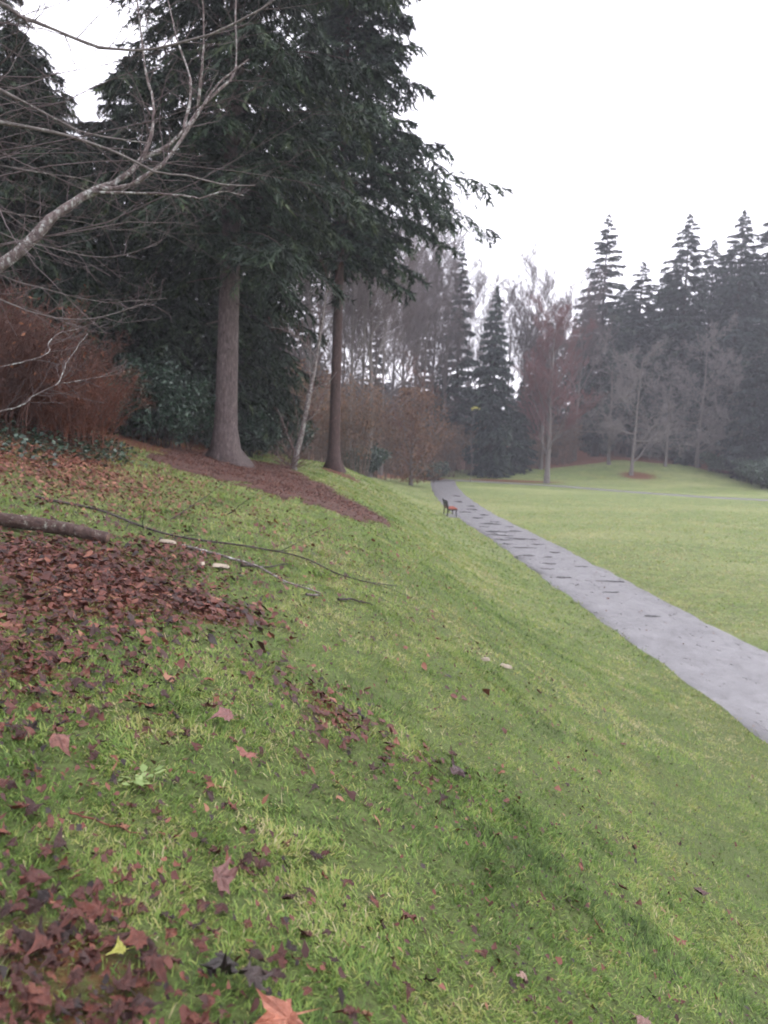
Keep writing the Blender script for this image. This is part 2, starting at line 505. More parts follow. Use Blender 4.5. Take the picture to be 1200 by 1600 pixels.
# mulch tongue round the big trunk: bark litter on a low raised sheet
mm, nt, b = new_mat('bark_mulch')
v = coords(nt)
n1 = noise(nt, 26, 6, v, .75); n2 = noise(nt, 1.2, 3, v)
c = ramp(nt, n1.outputs[0], [(.3, (.025, .012, .009)), (.48, (.075, .03, .021)), (.62, (.12, .05, .035)), (.78, (.16, .08, .055))]).outputs[0]
nt.links.new(mixc(nt, ramp(nt, n2.outputs[0], [(.4, (0, 0, 0)), (.7, (.5, .5, .5))]).outputs[0], c, (.055, .028, .018)), b.inputs['Base Color'])
b.inputs['Roughness'].default_value = .85; bumpy(nt, b, n1.outputs[0], 1, .04)
MULCH_MAT = mm
sx = np.arange(-6.6, 1.4, .09); sy = np.arange(13, 29, .16)
Xm, Ym = np.meshgrid(sx, sy); M = mulch_mask(Xm, Ym)
Zm = height(Xm, Ym) + np.where(M, .03 + .03 * fbm(Xm, Ym, 3), -.06)
K = M.copy(); K[1:] |= M[:-1]; K[:-1] |= M[1:]; K[:, 1:] |= M[:, :-1]; K[:, :-1] |= M[:, 1:]
I = np.arange(Xm.size).reshape(Xm.shape)
ok = (K[:-1, :-1] & K[:-1, 1:] & K[1:, 1:] & K[1:, :-1])
Q = np.stack([I[:-1, :-1], I[:-1, 1:], I[1:, 1:], I[1:, :-1]], -1)[ok]
used, inv = np.unique(Q, return_inverse=True)
mulch = mesh_np('mulch_bed', np.stack([Xm, Ym, Zm], -1).reshape(-1, 3)[used], inv.reshape(-1, 4), mm, smooth=True)
gm = np.random.default_rng(77); nm = 60000
cx_ = gm.uniform(-6.8, 1.6, nm); cy_ = gm.uniform(12.5, 29.5, nm)
mj = mulch_mask(cx_ + gm.normal(0, .24, nm), cy_ + gm.normal(0, .6, nm)); cx_, cy_ = cx_[mj], cy_[mj]; nm = len(cx_)
inm = mulch_mask(cx_, cy_)
Am = np.c_[cx_, cy_, height(cx_, cy_) + np.where(inm, .055, .012) + .03 * gm.random(nm)]
Dm = unit(gm.normal(size=(nm, 3)) * np.array([1, 1, .35])); Wm = unit(np.cross(Dm, np.array([0, 0, 1.]) + gm.normal(size=(nm, 3)) * .6))
CHIPS = mat_leafy('mulch_chips', [(0, (.03, .015, .012)), (.4, (.085, .034, .024)), (.75, (.15, .06, .042)), (.95, (.2, .09, .062)), (1, (.3, .2, .14))], .7, 0, .3, 0)
mch = tag(mesh_np('chips', *kites(Am, Dm, Wm, gm.uniform(.02, .075, nm), gm.uniform(.005, .016, nm)), CHIPS, mulch, tint=np.clip(gm.normal(.42, .24, nm), 0, 1)), kind='stuff')
tag(mulch, 'red brown bark mulch tongue around the foot of the big conifer', 'mulch', kind='structure')

# ------------------------------------------------------------------ tree builders
BARK_FIR = mat_bark('bark_fir', (.026, .018, .017), (.095, .072, .069), (.175, .142, .138), 19, .34, 1.0)
BARK_RED = mat_bark('bark_red', (.022, .014, .013), (.072, .044, .04), (.115, .078, .072), 19, .34, .9)
BARK_DARK = mat_bark('bark_dark', (.012, .010, .010), (.035, .028, .026), (.06, .05, .045), 12, .16, .8)
BARK_GREY = mat_bark('bark_grey', (.06, .05, .048), (.13, .115, .108), (.2, .18, .17), 10, .3, .5, ((.26, .26, .235), .54))
BARK_PALE = mat_bark('bark_pale', (.05, .036, .034), (.14, .11, .105), (.24, .2, .19), 22, .7, .7, ((.40, .41, .385), .50))
BARK_TWIG = mat_bark('bark_twig', (.055, .04, .04), (.10, .08, .08), (.16, .13, .125), 14, .4, .3)
BARK_TWIG_WINE = mat_bark('bark_twig_wine', (.075, .038, .04), (.15, .074, .076), (.2, .11, .108), 14, .4, .3)
BARK_RUSTDK = mat_bark('bark_rust_dark', (.036, .017, .013), (.09, .042, .031), (.135, .07, .054), 14, .4, .3)
BARK_WARM = mat_bark('bark_warm', (.06, .046, .038), (.13, .10, .08), (.19, .15, .12), 14, .4, .3)
BARK_GREYTWIG = mat_bark('bark_greytwig', (.09, .08, .078), (.16, .145, .14), (.22, .2, .19), 14, .4, .3)
BARK_TWIG_RED = mat_bark('bark_twig_red', (.055, .028, .028), (.12, .06, .056), (.16, .09, .08), 14, .4, .3)
BARK_RUST = mat_bark('bark_rust', (.05, .02, .014), (.13, .05, .031), (.19, .08, .05), 14, .4, .3)
NEEDLE = mat_leafy('needles_blue_green', [(0, (.006, .012, .010)), (.4, (.018, .036, .026)), (.75, (.045, .078, .048)), (1, (.085, .125, .07))], .6, .12, .25)
NEEDLE_DK = mat_leafy('needles_dark', [(0, (.005, .009, .006)), (.45, (.013, .024, .015)), (.8, (.03, .05, .027)), (1, (.055, .075, .036))], .6, .12, .25)
NEEDLE_OL = mat_leafy('needles_olive', [(0, (.016, .022, .014)), (.5, (.042, .055, .034)), (.85, (.07, .085, .05)), (1, (.10, .10, .06))], .6, .12, .25)
NEEDLE_FAR = mat_leafy('needles_far', [(0, (.006, .011, .012)), (.45, (.017, .028, .028)), (.85, (.04, .06, .05)), (1, (.07, .09, .068))], .6, .1, .2, .25)


def trunk_mesh(g, H, r0, flare=1.6, lean=(0, 0), sides=14, n=26, wob=.05, roots=0, top=.02):
    t = np.linspace(0, 1, n)**1.5
    z = -.25 + t * (H + .25)
    r = r0 * ((1 - t)**.85 * .96 + top) * (1 + (flare - 1) * np.exp(-np.maximum(z, 0) / (r0 * 1.7)))
    x = lean[0] * t + np.sin(t * 5 + g.random() * 6) * wob * t; y = lean[1] * t + np.sin(t * 4 + g.random() * 6) * wob * t
    a = np.arange(sides) * 2 * np.pi / sides
    lob = 1 + .06 * np.sin(a * 3 + 1)[None] + roots * np.exp(-np.maximum(z, 0) / (r0 * .9))[:, None] * (np.maximum(0, np.sin(a * 2.5 + .6))**2)[None]
    V = np.stack([x[:, None] + r[:, None] * lob * np.cos(a), y[:, None] + r[:, None] * lob * np.sin(a), np.repeat(z[:, None], sides, 1)], -1)
    i = np.arange(n * sides).reshape(n, sides); j = np.roll(i, -1, 1)
    return V.reshape(-1, 3), np.stack([i[:-1], j[:-1], j[1:], i[1:]], -1).reshape(-1, 4)


def conifer_crown(g, H, base, rad, nb, k2, q, tw=.22, wd=.02, up=.25, droop=.5, hang=.5, r0=.3, l2f=.36, bias=1.0, side=None, npow=1.0, whorl=0, vary=(.72, 1.12)):
    """boughs -> side sprays -> slim needle-twig faces. rad(h): reach of boughs attached at height h"""
    h = base + (H - base) * ((np.arange(nb) + g.random(nb)) / nb)**npow
    if whorl:
        hw = base + np.round((h - base) / whorl) * whorl + g.normal(0, .2 * whorl, nb)
        h = np.where(h > H - 1.6, h, np.minimum(hw, H - .05))
    az = np.arange(nb) * 2.399963 + g.normal(0, .35, nb)
    L = np.array([rad(v) for v in h]) * (g.uniform(*vary, nb) if not whorl else g.uniform(.5, 1.2, nb))
    if side is not None:
        L = L * np.array([side(v, a) for v, a in zip(h, az)])
    rel = (h - base) / (H - base)
    n = 9; t = np.linspace(0, 1, n)
    e = (up + .55 * rel * (1 if not whorl else .35) + g.normal(0, .12, nb))[:, None]
    dr = (droop * (1 - .75 * rel) * g.uniform(.7, 1.3, nb))[:, None]
    hor = L[:, None] * t * (1 - .06 * t)
    zz = L[:, None] * (e * t - (e * .6 + dr) * t**2 + dr * .25 * t**4)
    zz = zz * bias
    bend = g.normal(0, .12, nb)[:, None] * t**2
    P = np.stack([hor * np.cos(az[:, None] + bend), hor * np.sin(az[:, None] + bend), h[:, None] + zz], -1)
    rb = (r0 * .11 * (L / max(L.max(), 1e-3))**.8 + .006)[:, None] * np.linspace(1, .15, n)[None]
    limbs = tubes(P, rb, 4)
    # side sprays
    k = np.arange(k2)[None]
    tt = np.clip(.14 + .86 * (k + g.random((nb, k2))) / k2, 0, .999)
    f = tt * (n - 1); i = f.astype(int); fr = (f - i)[..., None]; bi = np.arange(nb)[:, None]
    A = P[bi, i] * (1 - fr) + P[bi, np.minimum(i + 1, n - 1)] * fr
    T = unit(P[bi, np.minimum(i + 1, n - 1)] - P[bi, i])
    upv = np.array([0, 0, 1.])
    sd = unit(np.cross(T, upv)) * np.where((k + (g.random((nb, k2)) < .15)) % 2 == 0, 1, -1)[..., None]
    an = g.uniform(.7, 1.15, (nb, k2, 1))
    D = unit(T * np.cos(an) + sd * np.sin(an) + upv * g.normal(-.05, .12, (nb, k2, 1)))
    l2 = (L[:, None] * l2f * (1.05 - .85 * tt) * (.35 + .65 * np.minimum(1, tt / .35)) + np.minimum(.16, L[:, None] * .2)) * g.uniform(.6, 1.25, (nb, k2))
    m = 6; s = np.linspace(0, 1, m)
    S2 = A[:, :, None] + D[:, :, None] * (l2[..., None] * s)[..., None] + np.array([0, 0, -1.]) * ((hang * g.uniform(.4, 1.5, (nb, k2)) * l2)[..., None] * s**1.6)[..., None]
    S2 = S2.reshape(-1, m, 3); N2 = len(S2)
    # twigs along sprays
    ft = (np.arange(q)[None] + g.random((N2, q))) / q * (m - 1) * .999
    i = ft.astype(int); fr = (ft - i)[..., None]; bi = np.arange(N2)[:, None]
    A = S2[bi, i] * (1 - fr) + S2[bi, i + 1] * fr
    T = unit(S2[bi, i + 1] - S2[bi, i])
    sd = unit(np.cross(T, upv + g.normal(0, .35, T.shape))) * np.where(np.arange(q) % 2 == 0, 1, -1)[None, :, None]
    D = unit(T * g.uniform(.45, 1.1, (N2, q, 1)) + sd * g.uniform(.35, .9, (N2, q, 1)) + upv * g.normal(-.18, .25, (N2, q, 1)))
    W = unit(np.cross(D, upv + g.normal(0, .6, D.shape)))
    A = A.reshape(-1, 3); D = D.reshape(-1, 3); W = W.reshape(-1, 3)
    fs = np.repeat(np.repeat(np.clip(.3 + 1.1 * L / L.max(), .3, 1), k2), q)
    l = tw * g.uniform(.55, 1.35, len(A)) * fs; wdt = wd * g.uniform(.6, 1.4, len(A)) * fs
    V, Fc = kites(A, D, W, l, wdt)
    base_t = np.repeat(g.normal(.40, .2, N2), q) + (ft.ravel() / (m - 1)) * .22 + g.normal(0, .1, len(A)) + np.repeat(np.repeat(g.normal(0, .13, nb), k2), q)
    return limbs, (V, Fc, np.clip(base_t, 0, 1))


def conifer(name, label, loc, H, r0, base, rad, nb, k2, q, seed, needle, bark, rz=0, group=None, cat='conifer', lean=(0, 0), roots=0, flare=1.5, **kw):
    g = np.random.default_rng(seed)
    t = thing(name, label, cat, loc, rz, group)
    V, Fc = trunk_mesh(g, H * .985, r0, flare, lean, roots=roots)
    mesh_np('trunk', V, Fc, bark, t, smooth=True)
    (LV, LF), (V, Fc, tn) = conifer_crown(g, H, base, rad, nb, k2, q, r0=r0, **kw)
    tag(mesh_np('branches', LV, LF, bark, t, smooth=True), kind='stuff')
    mesh_np('crown', V, Fc, needle, t, tint=tn)
    return t


def bare_tree(name, label, loc, H, r0, seed, bark, twig, spread=.75, trop=.08, levels=((9, .75, (.35, .55)), (7, .7, (.35, .6)), (6, .7, (.35, .6))), lean=(0, 0), group=None,
              t0=.25, rmin=.008, rz=0, forks=1, cat='tree', wig=.13, twn=5):
    g = np.random.default_rng(seed)
    t = thing(name, label, cat, loc, rz, group)
    n = 10; s = np.linspace(0, 1, n)
    P0 = np.stack([lean[0] * s**1.2 + np.cumsum(g.normal(0, .02 * H / n, n)), lean[1] * s**1.2 + np.cumsum(g.normal(0, .02 * H / n, n)), -.2 + s * H * .92], -1)[None]
    R0 = (r0 * (1.25 * np.exp(-s * 12) * .35 + (1 - s)**.8 * .95 + .04))[None]
    V, Q = tubes(P0, R0, 9)
    mesh_np('trunk', V, Q, bark, t, smooth=True)
    P, Rd = P0, R0; fine = []
    for li, (k, an, ln) in enumerate(levels):
        P, Rd = sprout(g, P, Rd, k, an * spread / .75, ln, n=6 if li == 0 else (5 if li < 3 else 3), t0=t0 if li == 0 else .2, trop=trop, wig=wig, rr=.5 if li == 0 else .6, rmin=rmin)
        if li == 0:
            tag(mesh_np('branches', *tubes(P, Rd, 5), bark, t, smooth=True), kind='stuff')
        else:
            fine.append(tubes(P, Rd, 3))
    if fine:
        tag(mesh_np('crown', *join(fine), twig, t), kind='stuff')
    return t

# ------------------------------------------------------------------ the big conifers by the slope
def at(px, d):
    """ground point at distance d in the direction of a bearing (bearing = offset/1250 from straight ahead)"""
    x = (px - 600) / 1250 * d
    return (x, d, hz(x, d))


def prof(hs, rs):
    return lambda h: float(np.interp(h, hs, rs))


def t1_side(h, a):
    c = math.cos(a)                     # +1 right, -1 left
    if h < 9.5:
        return 1.0 if c > -.2 else .92
    return (.8 if c < -.3 else 1.0) if h < 12.8 else 1.05


T1 = conifer('tall_conifer', 'tall dark conifer with a thick bare grey brown trunk rising from the bark mulch', (-4.48, 22.2, hz(-4.48, 22.2)), 31, .325, 5.4,
        prof([5.6, 7, 9, 12, 14, 20, 31], [3.6, 4.4, 4.2, 3.9, 5.0, 4.0, .3]), 370, 28, 24, 21, NEEDLE_DK, BARK_FIR, flare=1.5, roots=.8,
        tw=.26, wd=.029, up=.14, droop=.40, hang=.55, side=t1_side, lean=(.35, 0), vary=(.35, 1.15))
g = np.random.default_rng(12)
for hs, az_, ln_ in [(3.2, -1.2, .35), (3.9, -2.3, .5), (4.4, -.5, .6), (4.8, -1.8, .7), (2.4, .1, .22), (5.1, -2.9, .9)]:
    dv = np.array([math.cos(az_), math.sin(az_), -.15]); st = np.array([.02, 0, hs]) + dv * .2
    PP = np.stack([st + dv * ln_ * s_ + np.array([0, 0, -.12]) * s_**2 * ln_ + g.normal(0, .01, 3) for s_ in np.linspace(0, 1, 6)])
    mesh_np('dead_stub', *tubes(PP[None], np.linspace(.024, .007, 6)[None], 6), BARK_FIR, T1, smooth=True)
conifer('tall_conifer', 'tall blue green conifer with slender reddish trunk and long boughs drooping to the right', (-2.1, 32.2, hz(-2.1, 32.2)), 27, .24, 8.1,
        prof([7.6, 9, 10.0, 11.3, 12.4, 13.6, 16, 20, 27], [3.2, 4.4, 5.6, 7.0, 5.6, 4.0, 3.4, 3.0, .25]), 340, 28, 24, 5, NEEDLE, BARK_RED, flare=1.6, roots=.5,
        tw=.29, wd=.040, up=.15, droop=.32, hang=.45, vary=(.4, 1.15), side=lambda h, a: (.90 if math.cos(a) > .5 and 9.8 < h < 12.6 else .9) if h < 13.6 else .86)

cA = conifer('dark_conifer', 'broad dark evergreen with boughs to the ground behind the left of the thick trunk', (-8.4, 26.5, hz(-8.4, 26.5)), 11.6, .26, .8,
             prof([.8, 3, 6, 9, 11.6], [3.4, 3.8, 3.4, 2.4, .2]), 150, 26, 20, 31, NEEDLE_DK, BARK_DARK, group='dark evergreens at the wood edge', tw=.27, wd=.03, up=.05, droop=.45, hang=.7)
cB = conifer('dark_conifer', 'olive green conifer with ragged open crown at the left edge of the wood', (-12.0, 25.5, hz(-12.0, 25.5)), 12.2, .22, 3.5,
             prof([3.5, 5, 8, 12.2], [3.4, 3.0, 2.2, .2]), 120, 22, 18, 47, NEEDLE_OL, BARK_DARK, group='dark evergreens at the wood edge', tw=.24, wd=.024, up=.1, droop=.4, hang=.5)
GD = 'dark evergreens at the wood edge'
for lab, x, y, sc, rz, src in [
        ('dark evergreen filling the gap between the thick trunk and the rusty brush', -6.4, 29.5, 1.05, 2.0, cA),
        ('dark evergreen behind the glossy bushes, partly hidden by the rusty brush', -10.6, 24.0, .8, 4.1, cA),
        ('low dark evergreen showing just to the right of the thick trunk', -5.6, 33.0, .62, 1.1, cA),
        ('dark evergreen behind the overhanging pale limb', -9.7, 21.0, .8, .4, cA),
        ('dark evergreen deepest in the left-hand wood below the olive conifer', -14.2, 31.0, .8, 3.0, cA),
        ('olive conifer beyond the left edge of the rusty brush', -15.4, 27.5, .85, 1.9, cB),
        ('second olive conifer standing between the sky gap and the dark evergreens', -11.6, 33.0, .8, 5.0, cB)]:
    clone(src, lab, (x, y, hz(x, y)), rz, sc, GD)

# ------------------------------------------------------------------ far conifers
f1 = conifer('fir_tree', 'tall fir with a layered pointed top standing apart on the left of the right-hand firs', at(925, 112), 33, .42, 3,
             prof([3, 8, 18, 27, 31, 33], [4.8, 5.2, 4.2, 2.2, .9, .1]), 190, 18, 10, 61, NEEDLE_FAR, BARK_DARK, group='far firs', whorl=1.0, tw=.62, wd=.105, up=.06, droop=.28, hang=.35)
f2 = conifer('fir_tree', 'narrow spire-topped fir rising behind the bare trees left of the dark conifer', at(706, 97), 27, .3, 2,
             prof([2, 8, 18, 25, 27], [3.0, 2.8, 1.7, .5, .08]), 150, 16, 10, 62, NEEDLE_FAR, BARK_DARK, group='far firs', whorl=.9, tw=.57, wd=.1, up=.06, droop=.3, hang=.35)
f3 = conifer('fir_tree', 'full dark conifer beside the end of the path', at(762, 92), 21.5, .32, .6,
             prof([.6, 4, 11, 17, 20, 21.5], [4.2, 4.6, 3.4, 1.8, .7, .1]), 180, 18, 11, 63, NEEDLE_FAR, BARK_DARK, group='far firs', whorl=.7, tw=.57, wd=.11, up=.0, droop=.32, hang=.5)
f3.scale = (.78, .78, 1.0)
GF = 'far firs'
f4 = conifer('fir_tree', 'tall broad fir at the left of the tight group of four tops', at(1049, 110), 33, .42, 3,
             prof([3, 8, 16, 22, 28, 31, 33], [5.6, 6.0, 5.4, 4.2, 2.2, 1.0, .1]), 230, 17, 10, 66, NEEDLE_FAR, BARK_DARK, group='far firs', vary=(.4, 1.2), tw=.65, wd=.11, up=.05, droop=.3, hang=.4)
for lab, px, d, sc, rz, src in [
        ('shorter fir just right of the lone layered fir top', 982, 116, (1.15, 1.15, .84), 1, f1),
        ('fir in the middle of the group whose top sits lower than its neighbours', 1088, 119, .96, 3.1, f4),
        ('tallest fir of the right-hand group with a slim twin-looking top', 1130, 109, 1.02, 4.4, f4),
        ('tall fir at the right edge of the picture', 1178, 110, (1.2, 1.2, 1.06), 5.3, f1),
        ('fir only half in view beyond the right edge firs', 1232, 113, 1.02, .5, f4),
        ('fir in the second row behind the purple red tree', 905, 131, (1.0, 1.0, .74), 1.4, f4),
        ('second row fir behind the lone layered fir', 955, 134, (1.05, 1.05, .82), 3.6, f4),
        ('second row fir between the short fir and the tight group', 1018, 133, (1.1, 1.1, .88), 5.9, f4),
        ('second row fir behind the tallest fir', 1112, 137, (1.2, 1.2, .98), 2.7, f4),
        ('second row fir behind the right edge fir', 1200, 132, (1.2, 1.2, 1), 4.9, f4),
        ('second row fir filling the gap right of the lone layered fir', 968, 126, (1.1, 1.1, .78), 1.9, f4),
        ('second row fir behind the short fir', 1035, 124, (1.1, 1.1, .84), 2.9, f4),
        ('second row fir right of the tight group of tops', 1150, 125, (1.2, 1.2, .94), .9, f4),
        ('olive conifer in front of the right-hand firs with branches to the ground', 1168, 96, .86, .3, f3),
        ('low olive conifer at the far right edge of the lawn', 1226, 93, .95, 2.0, f3),
        ('small dark conifer tucked between the firs and the grey bare trees', 1068, 105, .62, 3.3, f3),
        ('small green conifer at the right foot of the full dark conifer', 806, 97, .5, 4.0, f3),
        ('conifer half hidden behind the round bare treetop', 832, 112, .78, 5.0, f3),
        ('thin conifer behind the bare trees above the leaning birch', 470, 86, .8, 1.2, f2),
        ('thin conifer between the slender reddish trunk and the russet beech', 580, 92, .68, 2.9, f2),
        ('thin conifer behind the russet beech', 655, 108, .74, 4.4, f2),
        ('dark conifer deep in the wood right of the thick trunk', 410, 62, .62, .8, f3),
        ('short conifer left of the narrow spire-topped fir', 680, 104, .66, 3.9, f3)]:
    clone(src, lab, at(px, d), rz, sc, GF)

# ------------------------------------------------------------------ bare trees across the middle
LV = ((18, .75, (.3, .5)), (10, .7, (.35, .6)), (9, .75, (.35, .65)), (4, .7, (.4, .8)))
b1 = bare_tree('bare_tree', 'tall grey bare tree just right of the slender reddish trunk', at(560, 72), 21, .2, 71, BARK_GREY, BARK_TWIG, .7, .10, LV, group='bare grey trees', rmin=.014)
b2 = bare_tree('bare_tree', 'bare tree with a fine rounded top beside the full dark conifer', at(812, 103), 24, .25, 72, BARK_GREY, BARK_TWIG, .7, .14, ((22, .6, (.35, .5)), (10, .6, (.35, .6)), (8, .7, (.35, .65)), (4, .7, (.4, .8))), group='bare grey trees', rmin=.016, t0=.35)
b3 = bare_tree('bare_tree', 'pale grey bare tree standing on the green mound with brown leaves round its foot', (28.9, 94.3, hz(28.9, 94.3)), 15, .2, 73, BARK_GREY, BARK_GREYTWIG, .9, .06, ((18, .9, (.35, .55)), (9, .8, (.4, .6)), (8, .8, (.35, .6)), (4, .7, (.4, .8))), group='bare grey trees', rmin=.016, lean=(.6, 0), t0=.12)
b4 = bare_tree('red_tree', 'purple red bare tree beside the thin cross path', (17.3, 85.7, hz(17.3, 85.7)), 21, .2, 74, BARK_GREY, BARK_TWIG_WINE, .62, .16, ((26, .65, (.28, .42)), (10, .65, (.35, .6)), (9, .7, (.35, .65)), (4, .7, (.4, .8))), rmin=.016, t0=.17)
b4.scale = (1.35, 1.35, .86)
GB = 'bare grey trees'
for lab, px, d, sc, rz, src in [
        ('bare grey tree in the dense stand third from the slender reddish trunk', 575, 64, .86, 5.9, b2),
        ('slim bare tree between the slender reddish trunk and its right neighbour', 543, 60, .78, 4.6, b2),
        ('bare grey tree close behind the left side of the russet beech', 608, 96, 1.15, 2.2, b1),
        ('bare grey tree close behind the right side of the russet beech', 668, 100, 1.2, 1.3, b2),
        ('tall bare tree overlapping the narrow spire-topped fir on its left', 640, 104, 1.25, 3.0, b2),
        ('bare tree filling the space right of the narrow spire-topped fir', 722, 110, 1.12, 5.2, b1),
        ('bare tree between the full dark conifer and the round bare treetop', 785, 108, 1.02, .7, b1),
        ('bare tree just left of the purple red tree', 842, 100, .9, 3.9, b2),
        ('bare grey tree beside the leaning birch on its right', 478, 58, .8, 5.0, b2),
        ('bare grey tree behind the leaning birch', 438, 56, .72, 1, b1),
        ('bare grey tree left of the slender reddish trunk', 492, 66, .86, 2.1, b1),
        ('bare grey tree next right of the one beside the slender reddish trunk', 592, 80, 1.0, 3.3, b1),
        ('bare grey tree above the russet beech', 622, 86, 1.02, 4.2, b2),
        ('bare grey tree between the russet beech and the narrow spire-topped fir', 655, 92, 1.08, 5.5, b1),
        ('bare grey tree in front of the narrow spire-topped fir', 690, 96, .98, .3, b2),
        ('bare grey tree half hidden by the full dark conifer', 738, 103, .9, 2.6, b2),
        ('bare tree between the purple red tree and the lone layered fir', 893, 106, .92, 1.7, b2),
        ('slim bare tree behind the purple red tree', 866, 112, .98, 4.8, b1),
        ('pale bare tree in front of the lone layered fir', 948, 101, 1.0, 3.9, b3),
        ('pale bare tree below the tight group of four fir tops', 1085, 102, 1.15, 5.1, b3),
        ('small pale bare tree at the right end of the mound', 1035, 100, .85, 1.1, b3),
        ('pale bare tree in front of the olive conifer at the right edge', 1146, 98, 1.0, 2.4, b3),
        ('bare grey tree in the shade between the thick trunk and the leaning birch', 405, 48, .7, 3.7, b1),
        ('bare grey tree seen through the gap under the drooping boughs', 530, 90, 1.05, .9, b1)]:
    clone(src, lab, at(px, d), rz, sc, GB)

# russet beech that keeps its leaves
bt = bare_tree('russet_beech', 'russet beech still holding brown orange leaves by the far end of the path', at(640, 70), 10.5, .16, 81, BARK_GREY, BARK_RUST, .85, .10, ((16, .8, (.35, .55)), (8, .75, (.4, .6)), (7, .8, (.35, .6))), rmin=.012, t0=.05)
LEAF_RUST = mat_leafy('beech_leaves', [(0, (.08, .045, .03)), (.5, (.175, .095, .058)), (1, (.26, .155, .095))], .6, .3, .2)
g = np.random.default_rng(82)
n = 6500
a = g.uniform(0, 6.283, n); hh = g.random(n)**.9 * 8.2 + .3; rr = np.interp(hh, [.3, 3, 6, 7.5, 9], [2.2, 3.0, 2.8, 2.0, .6]) * np.sqrt(g.random(n)) * (.35 + 1.1 * vnoise(a * 2 + 9, hh * .9))
A = np.stack([np.cos(a) * rr, np.sin(a) * rr, hh], -1)
V, Fc = kites(A, unit(g.normal(size=(n, 3)) + np.array([0, 0, -.5])), unit(g.normal(size=(n, 3))), g.uniform(.14, .3, n), g.uniform(.04, .08, n))
mesh_np('foliage', V, Fc, LEAF_RUST, bt, tint=g.random(n))
ly, nt, b = new_mat('yellow_leaf'); b.inputs['Base Color'].default_value = (.55, .52, .12, 1); b.inputs['Roughness'].default_value = .6
V, Fc = kites(g.normal(size=(24, 3)) * np.array([.22, .1, .06]), unit(g.normal(size=(24, 3))), unit(g.normal(size=(24, 3))), np.full(24, .22), np.full(24, .09))
q0 = at(733, 84)
ysh = thing('yellow_sapling', 'thin bare sapling with a last tuft of yellow leaves in front of the dark conifer', 'sapling', q0)
PS = resample([(0, 0, -.1), (.1, 0, 2.4), (-.15, .1, 5.0), (.1, 0, 7.8)], 9)[None]
mesh_np('trunk', *tubes(PS, np.linspace(.045, .012, 9)[None], 6), BARK_GREY, ysh, smooth=True)
P2, R2 = sprout(g, PS, np.linspace(.045, .012, 9)[None], 12, .7, (.12, .3), t0=.3, trop=.1, rmin=.008)
tag(mesh_np('branches', *tubes(P2, R2, 4), BARK_TWIG, ysh), kind='stuff')
o = mesh_np('leaf_tuft', V, Fc, ly, ysh); o.location = (.05, 0, 7.7)

# leaning birch-like tree with a sprouting foot, on the mulch
g = np.random.default_rng(91)
bl = thing('leaning_birch', 'thin pale leaning tree with twiggy sprouts at its foot between the two conifer trunks', 'tree', (-2.95, 25.6, hz(-2.95, 25.6)))
PB = resample([(0, 0, -.2), (.05, 0, .35), (.2, 0, 1.0), (.42, .1, 2.3), (.55, .3, 3.2), (.7, .4, 4.3), (.82, .5, 5.4), (.95, .6, 6.4)], 24)[None]
RB = np.interp(np.linspace(0, 1, 24), [0, .06, .25, .7, 1], [.17, .115, .095, .05, .015])[None] * (1 + .08 * np.sin(np.arange(24) * 2.1))[None]
mesh_np('trunk', *tubes(PB, RB, 10), BARK_PALE, bl, smooth=True)
PL = np.stack([resample(p, 8) for p in ([(.3, 0, 1.55), (.5, -.1, 1.65), (.75, -.1, 1.95), (.95, 0, 2.5)], [(.42, .1, 2.4), (.7, .1, 2.7), (1.0, .2, 2.8), (1.3, .2, 3.2)],
                                        [(.6, .3, 3.6), (.2, .2, 4.1), (-.3, .1, 4.4), (-.9, 0, 4.5)], [(.1, 0, .5), (-.1, -.1, .9), (-.25, -.1, 1.3), (-.5, -.2, 1.9)],
                                        [(0, 0, .15), (-.35, -.1, .3), (-.5, -.15, .5), (-.45, -.15, .9)])])
RL = np.linspace(.03, .008, 8)[None] * np.ones((5, 1))
for q in range(5):
    mesh_np('branch', *tubes(PL[q:q + 1], RL[q:q + 1], 6), BARK_PALE, bl, smooth=True)
P3, R3 = sprout(g, np.concatenate([PL, resample(PB[0], 8)[None]]), np.concatenate([RL, np.full((1, 8), .02)]), 16, .8, (.15, .4), t0=.1, trop=.08, rmin=.006)
P4, R4 = sprout(g, P3, R3, 6, .7, (.3, .6), trop=.05, rmin=.004)
P5 = np.zeros((60, 5, 3)); d5 = unit(g.normal(size=(60, 3)) * np.array([1, 1, .3]) + np.array([0, 0, .8]))
P5[:, 0] = g.normal(size=(60, 3)) * np.array([.15, .12, .02]) + np.array([-.1, -.1, .05])
for s in range(1, 5):
    P5[:, s] = P5[:, s - 1] + d5 * .2 + g.normal(size=(60, 3)) * .03
mesh_np('twigs', *join([tubes(P3, R3, 4), tubes(P4, R4, 3), tubes(P5, np.full((60, 5), .007), 3)]), BARK_TWIG_RED, bl)

# ------------------------------------------------------------------ the wood beyond, read as one mass
g = np.random.default_rng(101)
Vs, Fs, ts = [], [], []; k0 = 0
spots = []
while len(spots) < 190:
    x, y = g.uniform(-85, 110), g.uniform(40, 190)
    if y < 118 and x > pathx(y) - 22 - .1 * y: continue
    if y < 118 and x > -14 and y > 30 and x > -.32 * y: continue
    if 118 <= y < 138 and x > -15: continue
    spots.append((x, y))
for x, y in spots:
    H = g.uniform(17, 27) if x > 25 else (g.uniform(11, 20) if x > -10 else g.uniform(8, 13))
    if -15 < x < 25: H *= .62
    _, (V, Fc, tn) = conifer_crown(g, H, .3, prof([0, 5, H], [3.6, 3.4, .2]), 38, 7, 5, tw=1.25, wd=.32, up=.0, droop=.3, hang=.4)
    V = V + np.array([x, y, hz(x, y)]); Vs.append(V); Fs.append(Fc + k0); ts.append(tn); k0 += len(V)
